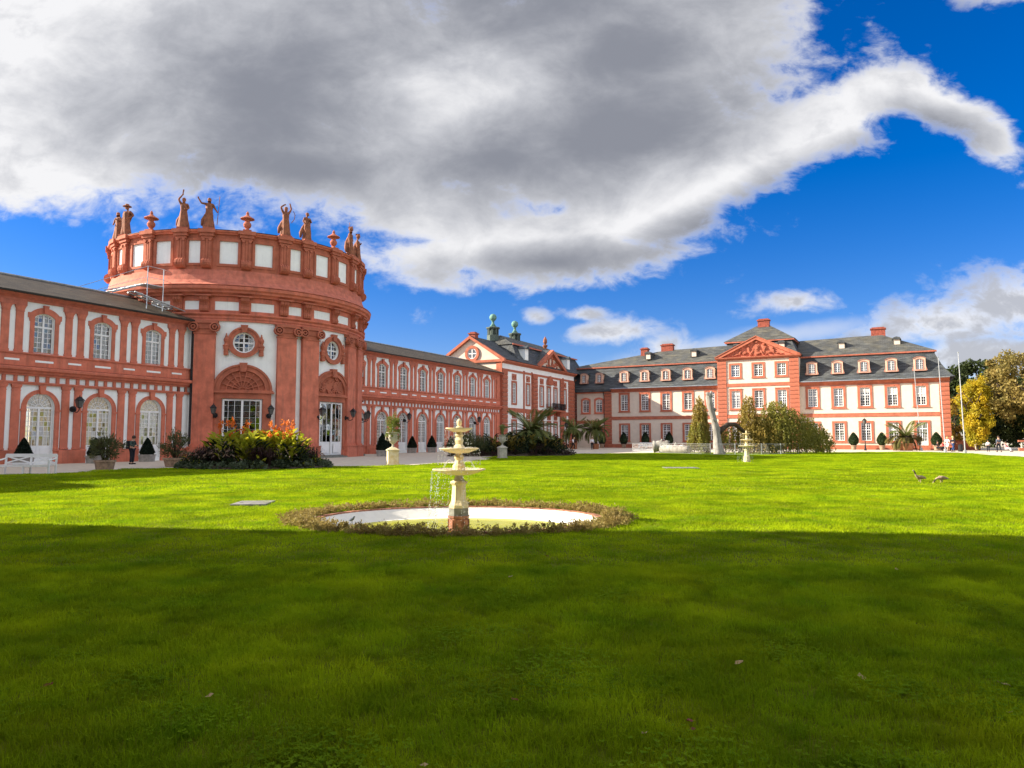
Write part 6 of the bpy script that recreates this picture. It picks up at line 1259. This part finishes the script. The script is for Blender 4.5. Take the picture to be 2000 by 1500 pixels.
# ================================================================== FENCE
fc = thing('wire_fence', 'low galvanised wire mesh fence round the old weeping tree', 'fence', (0, 0, 0)); fp = [(13.3, 78.6), (15.3, 76.2), (17.6, 73.4), (19.2, 69.0), (21.4, 68.4), (24.0, 68.6), (26.6, 70.6), (29.3, 73.0), (31.0, 75.0)]
wr = MB()
for i, (x, y) in enumerate(fp):
    MB().tube([(x, y, 0), (x, y, 1.1)], .035, 8).obj('post', 'galv', fc)
    if i:
        x0, y0 = fp[i - 1]
        for z in (.08, 1.05): MB().tube([(x0, y0, z), (x, y, z)], .014, 5).obj('rail', 'galv', fc)
        n = int(math.hypot(x - x0, y - y0) / .10)
        for k in range(1, n): px, py = x0 + (x - x0) * k / n, y0 + (y - y0) * k / n; wr.tube([(px, py, .08), (px, py, 1.05)], .0028, 3, False)
        for k in range(1, 6): wr.tube([(x0, y0, .08 + k * .16), (x, y, .08 + k * .16)], .0028, 3, False)
wr.obj('wire_mesh', 'galv', fc)['kind'] = 'stuff'
# balustrade and low wall at the right
bl = thing('balustrade', 'pinkish stone balustrade at the right edge below the big tree', 'balustrade', (63.6, 89.5, 0), R_(-18))
MB().box(0, 9, -.2, .2, 0, .38).obj('base', 'red3', bl); MB().box(0, 9, -.22, .22, 1.15, 1.35).obj('coping', 'red3', bl); bm_ = MB().lathe([(.13, .38), (.13, .44), (.07, .50), (.14, .70), (.06, 1.0), (.12, 1.08), (.12, 1.15)], 10).mesh('baluster', 'stone')
for i in range(17): link('baluster', bm_, bl, (.35 + i * .52, 0, 0))
tag(MB().box(-2.4, 2.4, -.15, .15, 0, 1.2).box(-2.5, 2.5, -.2, .2, 1.202, 1.3).obj('garden_wall', 'red3', None, loc=(60.6, 96.5, 0), rz=R_(-20)), 'low pink garden wall behind the seated people', 'wall')
# ================================================================== FIGURES
def skin(name, J, E, mt_, parent, sub=1, disp=0.0):
    """J: joint -> (x,y,z,r); E: bones; one continuous skinned surface"""
    ks = list(J); me = bpy.data.meshes.new(name); me.from_pydata([J[k][:3] for k in ks], [(ks.index(a), ks.index(b)) for a, b in E], []); me.materials.append(M[mt_])
    o = link(name, me, parent); md = o.modifiers.new('skin', 'SKIN'); md.use_smooth_shade = True; md.branch_smoothing = .6
    for i, k in enumerate(ks):
        r = J[k][3]; me.skin_vertices[0].data[i].radius = (r, r) if not isinstance(r, tuple) else r; me.skin_vertices[0].data[i].use_root = (i == 0)
    ss = o.modifiers.new('sub', 'SUBSURF'); ss.levels = sub; ss.render_levels = sub
    if disp:
        tx = bpy.data.textures.get('folds') or bpy.data.textures.new('folds', 'CLOUDS'); tx.noise_scale = .12
        d = o.modifiers.new('folds', 'DISPLACE'); d.texture = tx; d.strength = disp; d.texture_coords = 'GLOBAL'
    return o
def body(pose, female=False):
    J = dict(pel=(0, 0, .95, .125), belly=(0, .01, 1.10, .13), chest=(0, 0, 1.30, .15), neck=(0, .01, 1.46, .062), head0=(0, -.01, 1.55, .085), head=(0, -.02, 1.64, .105), top=(0, -.005, 1.72, .075))
    for s, sx in (('l', 1), ('r', -1)):
        J.update({s + 'sh': (sx * .175, 0, 1.40, .068), s + 'el': (sx * .235, .02, 1.13, .048), s + 'wr': (sx * .25, -.06, .88, .034), s + 'ha': (sx * .25, -.09, .80, .040), s + 'hip': (sx * .095, 0, .88, .10), s + 'kn': (sx * .10, -.02, .50, .066), s + 'an': (sx * .10, .02, .09, .046), s + 'to': (sx * .11, -.15, .035, .038)})
    J.update(pose); return J
E_T = [('pel', 'belly'), ('belly', 'chest'), ('chest', 'neck'), ('neck', 'head0'), ('head0', 'head'), ('head', 'top')]
E_A = [(a, b) for s in 'lr' for a, b in (('chest', s + 'sh'), (s + 'sh', s + 'el'), (s + 'el', s + 'wr'), (s + 'wr', s + 'ha'))]
E_L = [(a, b) for s in 'lr' for a, b in (('pel', s + 'hip'), (s + 'hip', s + 'kn'), (s + 'kn', s + 'an'), (s + 'an', s + 'to'))]
def person(label, loc, rz, pose, shirt, trous, hair='hair', sc=1.0, sleeves=True, skirt=False, hat=None, pack=None, group='visitors in the palace garden'):
    t = thing('person', label, 'person', loc, rz, group); t.scale = (sc,) * 3
    J = body(pose); skin('body', J, E_T + E_A + E_L, 'skin', t)
    g = lambda k, f: (*J[k][:3], J[k][3] * f)
    sh = {k: g(k, f) for k, f in (('pel', 1.12), ('belly', 1.16), ('chest', 1.14), ('lsh', 1.25), ('rsh', 1.25), ('lel', 1.25), ('rel', 1.25))}
    es = [('pel', 'belly'), ('belly', 'chest')] + [('chest', s + 'sh') for s in 'lr'] + [(s + 'sh', s + 'el') for s in 'lr']
    if sleeves: sh.update(lwr=g('lwr', 1.3), rwr=g('rwr', 1.3)); es += [('lel', 'lwr'), ('rel', 'rwr')]
    skin('shirt', sh, es, shirt, t)
    tr = {k: g(k, f) for k, f in (('pel', 1.10), ('lhip', 1.14), ('rhip', 1.14), ('lkn', 1.25), ('rkn', 1.25), ('lan', 1.45), ('ran', 1.45))}
    if skirt: tr.update(lkn=g('lkn', 1.9), rkn=g('rkn', 1.9)); del tr['lan'], tr['ran']; skin('skirt', tr, [(a, b) for a, b in E_L if a in tr and b in tr], trous, t)
    else: skin('trousers', tr, [(a, b) for a, b in E_L if a in tr and b in tr], trous, t)
    for s in 'lr': a, b_ = J[s + 'an'], J[s + 'to']; MB().tube([(a[0], a[1] + .07, .05), (a[0], a[1], .055), (b_[0], b_[1] - .03, .035)], [.05, .055, .035], 8).obj('shoe', 'cl_dark', t)
    h = J['head']; MB().ball((h[0], h[1] + .02, h[2] + .035), .118, 12, 8, 1.0).obj('hair', hair, t, smooth=True)
    if hat: MB().lathe([(.22, 0), (.22, .012), (.115, .02), (.10, .11), (.02, .13), (.001, .13)], 16, (h[0], h[1], h[2] + .07)).obj('hat', hat, t)
    if pack: c = J['chest']; MB().taper(c[0], c[1] + .24, c[2] - .38, c[2] + .12, .15, .09, .14, .08).tube([(c[0] - .1, c[1] + .16, c[2] + .1), (c[0] - .11, c[1] - .13, c[2] + .08), (c[0] - .12, c[1] - .12, c[2] - .2)], .02, 5).tube([(c[0] + .1, c[1] + .16, c[2] + .1), (c[0] + .11, c[1] - .13, c[2] + .08), (c[0] + .12, c[1] - .12, c[2] - .2)], .02, 5).obj('backpack', pack, t)
    return t
walk = dict(lkn=(.10, -.20, .52, .066), lan=(.10, -.16, .10, .046), lto=(.11, -.32, .05, .038), rkn=(-.10, .06, .50, .066), ran=(-.10, .30, .13, .046), rto=(-.11, .18, .035, .038), lel=(.24, .10, 1.14, .048), lwr=(.25, .12, .90, .034), lha=(.25, .10, .82, .04), rel=(-.24, -.08, 1.14, .048), rwr=(-.25, -.24, .95, .034), rha=(-.25, -.30, .90, .04))
look = dict(head0=(0, -.06, 1.54, .085), head=(0, -.10, 1.60, .105), top=(0, -.11, 1.68, .075), lel=(.24, -.06, 1.14, .048), lwr=(.14, -.30, 1.13, .034), lha=(.06, -.36, 1.16, .04), rel=(-.24, -.06, 1.14, .048), rwr=(-.14, -.30, 1.13, .034), rha=(-.06, -.36, 1.16, .04))
def sit(d): return dict(pel=(0, .1, d + .10, .13), belly=(0, .12, d + .26, .13), chest=(0, .10, d + .47, .15), neck=(0, .08, d + .63, .062), head0=(0, .05, d + .72, .085), head=(0, .04, d + .81, .105), top=(0, .05, d + .89, .075), lsh=(.175, .1, d + .57, .068), rsh=(-.175, .1, d + .57, .068), lel=(.25, .0, d + .32, .048), rel=(-.25, 0, d + .32, .048), lwr=(.16, -.22, d + .26, .034), rwr=(-.16, -.22, d + .26, .034), lha=(.12, -.29, d + .26, .04), rha=(-.12, -.29, d + .26, .04), lhip=(.10, .02, d + .08, .1), rhip=(-.10, .02, d + .08, .1), lkn=(.12, -.42, d + .12, .066), rkn=(-.12, -.42, d + .12, .066), lan=(.12, -.46, .09, .046), ran=(-.12, -.46, .09, .046), lto=(.12, -.62, .035, .038), rto=(-.12, -.62, .035, .038))
person('man in dark clothes with a backpack bent over his hands at the left gallery', (-23.75, 44.6, 0), R_(82), look, 'cl_green', 'cl_dark', 'hair', 1.03, pack='cl_dark')
person('person in white top stooping beside the dark palm tubs', (8.7, 101.5, 0), R_(60), dict(walk, head=(0, -.2, 1.58, .105), top=(0, -.22, 1.66, .075), head0=(0, -.14, 1.5, .085)), 'cl_white', 'cl_dark', 'blond', 1.0)
person('person in white shirt and straw hat standing before the arched wing door', (11.3, 100.5, 0), R_(10), {}, 'cl_white', 'cl_dark', 'hair', 1.0, hat='straw')
person('woman in a white dress walking at the corner of the wing', (53.9, 88.2, 0), R_(-60), walk, 'cl_white', 'cl_white', 'blond', 1.0, sleeves=False, skirt=True)
st2 = thing('park_bench', 'dark low bench under the two people at the end of the wing', 'bench', (54.2, 88.9, 0), R_(20)); MB().box(-.95, .95, -.2, .25, .38, .44).obj('seat', 'cl_dark', st2)
for x in (-.8, .8): MB().box(x - .04, x + .04, -.15, .2, 0, .378).obj('leg', 'dark', st2)
person('person in red and blue top seated at the end of the wing', (53.9, 88.9, 0), R_(20), sit(.36), 'cl_red', 'cl_dark', 'hair', 1.0)
person('person in dark clothes seated left of the one in red', (53.2, 89.0, 0), R_(30), sit(.36), 'cl_dark', 'cl_dark', 'hair', .98)
person('blond man in dark jacket and blue jeans walking past the seat', (52.9, 85.5, 0), R_(100), walk, 'cl_dark', 'cl_blue', 'blond', 1.05)
person('person in pale clothes walking beneath the yellow tree', (60.2, 92.5, 0), R_(-70), walk, 'cl_beige', 'cl_beige', 'hair', 1.0)
person('man in grey jacket and dark trousers walking away at the right', (56.4, 82.6, 0), R_(170), walk, 'cl_grey', 'cl_dark', 'hair', 1.05)
person('child in white beside the man in grey jacket', (56.1, 84.0, 0), R_(150), walk, 'cl_white', 'cl_dark', 'hair', .78)
person('person in pink top and white trousers before the balustrade', (58.6, 84.5, 0), R_(40), sit(.30), 'cl_pink', 'cl_white', 'hair', .98)
tag(MB().lathe([(.24, 0), (.26, .05), (.26, .75), (.20, .80), (.22, .86), (.001, .90)], 12).obj('litter_bin', 'dark', None, loc=(53.6, 85.2, 0)), 'small dark litter bin left of the tallest flagpole', 'bin')
# ================================================================== GEESE
def goose(label, loc, rz, graze):
    t = thing('goose', label, 'goose', loc, rz, 'geese on the sunlit lawn'); t.scale = (.67,) * 3
    J = dict(c=(0, 0, .36, .125), b=(0, .17, .33, .105), tl=(0, .33, .31, .035), br=(0, -.14, .40, .10), n0=(0, -.22, .47, .055), n1=(0, -.27, .58, .034), n2=(0, -.31, .68, .032), hd=(0, -.36, .735, .042), bk=(0, -.44, .725, .014))
    if graze: J.update(br=(0, -.15, .35, .10), n0=(0, -.25, .32, .055), n1=(0, -.34, .24, .034), n2=(0, -.40, .15, .032), hd=(0, -.45, .09, .04), bk=(0, -.50, .04, .014))
    for s, x in (('l', .055), ('r', -.055)): J.update({s + 'h': (x, .02, .26, .034), s + 'k': (x, .03, .14, .016), s + 'f': (x, .01, .02, .014), s + 't': (x, -.07, .012, .016)})
    skin('body', J, [('c', 'b'), ('b', 'tl'), ('c', 'br'), ('br', 'n0'), ('n0', 'n1'), ('n1', 'n2'), ('n2', 'hd'), ('hd', 'bk')] + [(a, b) for s in 'lr' for a, b in (('c', s + 'h'), (s + 'h', s + 'k'), (s + 'k', s + 'f'), (s + 'f', s + 't'))], 'goose', t, 2)
    for sx in (-1, 1): MB().lathe([(.001, -.30), (.05, -.22), (.085, -.02), (.075, .12), (.001, .22)], 10, sx=.42, sy=1).obj('wing', 'goose', t, smooth=True).matrix_local = Matrix.Translation((sx * .085, .10, .375)) @ Matrix.Rotation(R_(78), 4, 'X')
    MB().lathe([(.001, -.12), (.05, -.05), (.045, .08), (.001, .14)], 8, sx=1, sy=.5).obj('tail', 'goosedark', t, smooth=True).matrix_local = Matrix.Translation((0, .33, .325)) @ Matrix.Rotation(R_(80), 4, 'X')
    a, b_ = J['n1'], J['hd']; MB().tube([J['n0'][:3], a[:3], J['n2'][:3], (b_[0], b_[1] + .02, b_[2])], [.045, .037, .035, .036], 8).obj('neck_feathers', 'goosedark', t, smooth=True)
goose('goose with raised neck walking left on the sunlit lawn', (14.75, 25.9, -.02), R_(-75), False)
goose('goose grazing with lowered head behind the other', (15.35, 25.6, -.02), R_(-85), True)
# pigeon on the pool edge
t = thing('pigeon', 'small dark bird on the white pool floor', 'bird', (-3.2, 14.35, -.05), 1.0); skin('body', dict(c=(0, 0, .07, .035), t=(0, .09, .05, .012), n=(0, -.05, .11, .022), h=(0, -.06, .135, .018), k=(0, -.09, .13, .006)), [('c', 't'), ('c', 'n'), ('n', 'h'), ('h', 'k')], 'cl_grey', t, 2); MB().tube([(.015, 0, .06), (.015, 0, -.02)], .004, 4).obj('leg', 'dark', t); MB().tube([(-.015, 0, .06), (-.015, 0, -.02)], .004, 4).obj('leg', 'dark', t)
# ================================================================== ROOF STATUES AND URNS
um = None
for d, lab in ((-81.9, 'lidded stone urn left of the first pair of front statues'), (-40.5, 'lidded stone urn at the middle of the rotunda parapet'), (.9, 'lidded stone urn right of the second pair of statues')):
    t = thing('parapet_urn', lab, 'urn', rpos(d, RR - .1, 17.74), GA + math.radians(d), 'stone urns on the rotunda')
    if um is None: um = (MB().box(-.32, .32, -.32, .32, 0, .16).lathe([(.20, .16), (.14, .30), (.27, .46), (.31, .62), (.27, .74), (.17, .86), (.22, .95), (.22, 1.0)], 16).mesh('urn_body', 'red3'), MB().lathe([(.26, 1.0), (.54, 1.06), (.52, 1.12), (.30, 1.24), (.15, 1.36), (.10, 1.44), (.12, 1.52), (.06, 1.66), (.005, 1.72)], 18).mesh('lid', 'red3'))
    link('urn_body', um[0], t); link('lid', um[1], t)
def statue(label, d, pose, seed, extra=None, sc=1.40, turn=0.0, h=1.0):
    t = thing('roof_statue', label, 'statue', rpos(d, RR - .1, 17.74), GA + math.radians(d) + turn, 'sandstone statues on the rotunda'); t.scale = (sc, sc, sc * h)
    MB().box(-.30, .30, -.28, .28, 0, .10).obj('plinth', 'red3', t)
    J = {k: (v[0], v[1], v[2] + .08, v[3] * 1.12) for k, v in body(pose).items()}; J['top'] = (J['top'][0], J['top'][1] + .02, J['top'][2] + .02, .095)
    skin('figure', J, E_T + E_A + E_L, 'statue', t, 2, .02)
    q = random.Random(seed); n = 26; prof = [(.30, .10), (.27, .30), (.22, .60), (.20, .85), (.165, 1.10), (.185, 1.30), (.12, 1.45)]; vs = []; k = len(prof); ph = q.uniform(0, 6); hx, hy = J['pel'][0], J['pel'][1]
    for i in range(n):
        a = 2 * math.pi * i / n
        for j, (r, z) in enumerate(prof): rr_ = r * (1 + (.16 - .02 * j) * math.sin(6 * a + ph + .5 * j) + .05 * q.uniform(-1, 1)); vs.append((rr_ * math.cos(a) + hx * min(1, z), rr_ * .82 * math.sin(a) + hy * min(1, z), z))
    MB().add(vs, [(i * k + j, ((i + 1) % n) * k + j, ((i + 1) % n) * k + j + 1, i * k + j + 1) for i in range(n) for j in range(k - 1)]).obj('robe', 'statue', t, smooth=True)
    MB().tube([(.17, .12, 1.42), (.05, .2, 1.2), (-.12, .22, .9), (-.30, .16, .55), (-.36, .12, .25)], [.08, .10, .12, .12, .06], 8).obj('cloak', 'statue', t, smooth=True)
    if extra == 'staff': MB().tube([(.42, -.1, .3), (.52, -.06, 1.95)], .018, 5).obj('staff', 'statue', t)
    if extra == 'spear': MB().tube([(-.32, -.1, .1), (-.30, -.06, 2.15)], .018, 5).obj('spear', 'statue', t)
    if extra == 'bow': MB().tube([(.30, -.1, .9), (.46, -.1, 1.15), (.50, -.1, 1.4), (.40, -.1, 1.62)], .02, 5).obj('bow', 'statue', t)
    if extra == 'torch': MB().tube([(-.06, -.1, 1.95), (-.02, -.1, 2.25)], [.03, .045], 6).obj('torch', 'statue', t)
    if extra in ('helmet', 'spear'): MB().lathe([(.15, 0), (.14, .10), (.06, .18), (.01, .2)], 12, (J['head'][0], J['head'][1], J['head'][2] + .02)).box(-.015, .015, -.14, .16, J['head'][2] + .14, J['head'][2] + .26).obj('helmet', 'statue', t)
    if extra == 'hat': MB().lathe([(.24, 0), (.22, .03), (.12, .05), (.10, .14), (.01, .16)], 14, (J['head'][0], J['head'][1], J['head'][2] + .04)).obj('hat', 'statue', t)
    return t
up1 = dict(rel=(-.28, -.05, 1.62, .05), rwr=(-.08, -.10, 1.86, .036), rha=(-.02, -.1, 1.95, .042), lel=(.26, .0, 1.16, .05), lwr=(.12, -.16, 1.05, .036), lha=(.06, -.2, 1.05, .042))
up2 = dict(rel=(-.40, -.05, 1.38, .05), rwr=(-.56, -.1, 1.62, .036), rha=(-.60, -.1, 1.72, .042), lel=(.30, .0, 1.16, .05), lwr=(.40, -.1, .98, .036), lha=(.43, -.12, .92, .042))
up3 = dict(rel=(-.32, -.05, 1.66, .05), rwr=(-.10, -.05, 1.84, .036), rha=(-.02, -.05, 1.86, .042), lel=(.30, -.02, 1.66, .05), lwr=(.22, -.05, 1.88, .036), lha=(.2, -.05, 1.98, .042))
cross = dict(lel=(.27, -.04, 1.16, .05), lwr=(.10, -.2, 1.22, .036), lha=(.02, -.22, 1.26, .042), rel=(-.27, -.02, 1.14, .05), rwr=(-.20, -.16, .95, .036), rha=(-.16, -.2, .90, .042), pel=(.04, 0, .95, .125))
hip = dict(lel=(.36, .06, 1.18, .05), lwr=(.20, -.06, 1.0, .036), lha=(.14, -.1, .99, .042), pel=(-.05, 0, .95, .125))
statue('statue with one arm raised, left of the central pair on the parapet', -66.4, up1, 1, 'torch', turn=.3)
statue('statue stretching out an arm and holding a staff, second of the central pair', -55.8, up2, 2, 'staff', turn=.3)
statue('statue with both hands over its head and a bow, right of the middle urn', -24.6, up3, 3, 'bow')
statue('statue with folded arm beside the one holding a bow', -14.6, cross, 4, None, .0 + 1.36)
statue('helmeted statue with spear at the right edge of the parapet', 15.2, hip, 5, 'spear', 1.40)
statue('bare-legged helmeted statue outermost at the right of the parapet', 25.4, cross, 6, 'helmet', 1.34)
statue('dark statue with broad hat at the left edge of the parapet', -98.5, hip, 7, 'hat', 1.42, turn=.5)
statue('dark statue outermost at the left of the parapet', -108.5, cross, 8, None, 1.34, turn=.5)
# metal stair on the gallery roof
sr = thing('roof_stair', 'galvanised service stair and railing climbing from the gallery roof to the drum', 'stair', tuple(G0), GA)
for x, y in ((6.2, .9), (7.5, .9)): MB().tube([(x, y, 11.0), (x, y, 14.3)], .04, 6).obj('post', 'galv', sr)
for z, a_ in ((13.5, (4.4, 3.9, 12.5)), (14.3, (3.4, 4.5, 12.6))): MB().tube([a_, (6.2, .9, z), (7.5, .9, z), (8.3, 1.1, z - .05)], .022, 5).obj('rail', 'galv', sr)
for y in (1.0, 2.0): MB().tube([(4.7, y + 1.7, 12.0 + .25 * y), (6.2, y, 13.0)], .05, 5).obj('stringer', 'galv', sr)
for i in range(5): MB().box(-.12, .12, 0, 1.0, 0, .04).obj('step', 'galv', sr, loc=(4.85 + .3 * i, 2.5 - .36 * i, 12.36 + .14 * i))
for i in range(9): f = i / 8; MB().box(-.45, .45, -.14, .14, 0, .04).obj('step', 'galv', sr, loc=(5.9 + 3.2 * f, .7 - .6 * f + 1.0, 12.3 - 1.0 * f), rz=.0)
MB().tube([(5.5, 1.3, 12.3), (9.2, .3, 11.25)], .05, 5).obj('stringer', 'galv', sr); MB().tube([(5.5, 2.1, 12.3), (9.2, 1.5, 11.3)], .05, 5).obj('stringer', 'galv', sr)
MB().box(6.1, 7.6, .95, 2.1, 12.95, 13.0).obj('platform', 'galv', sr)
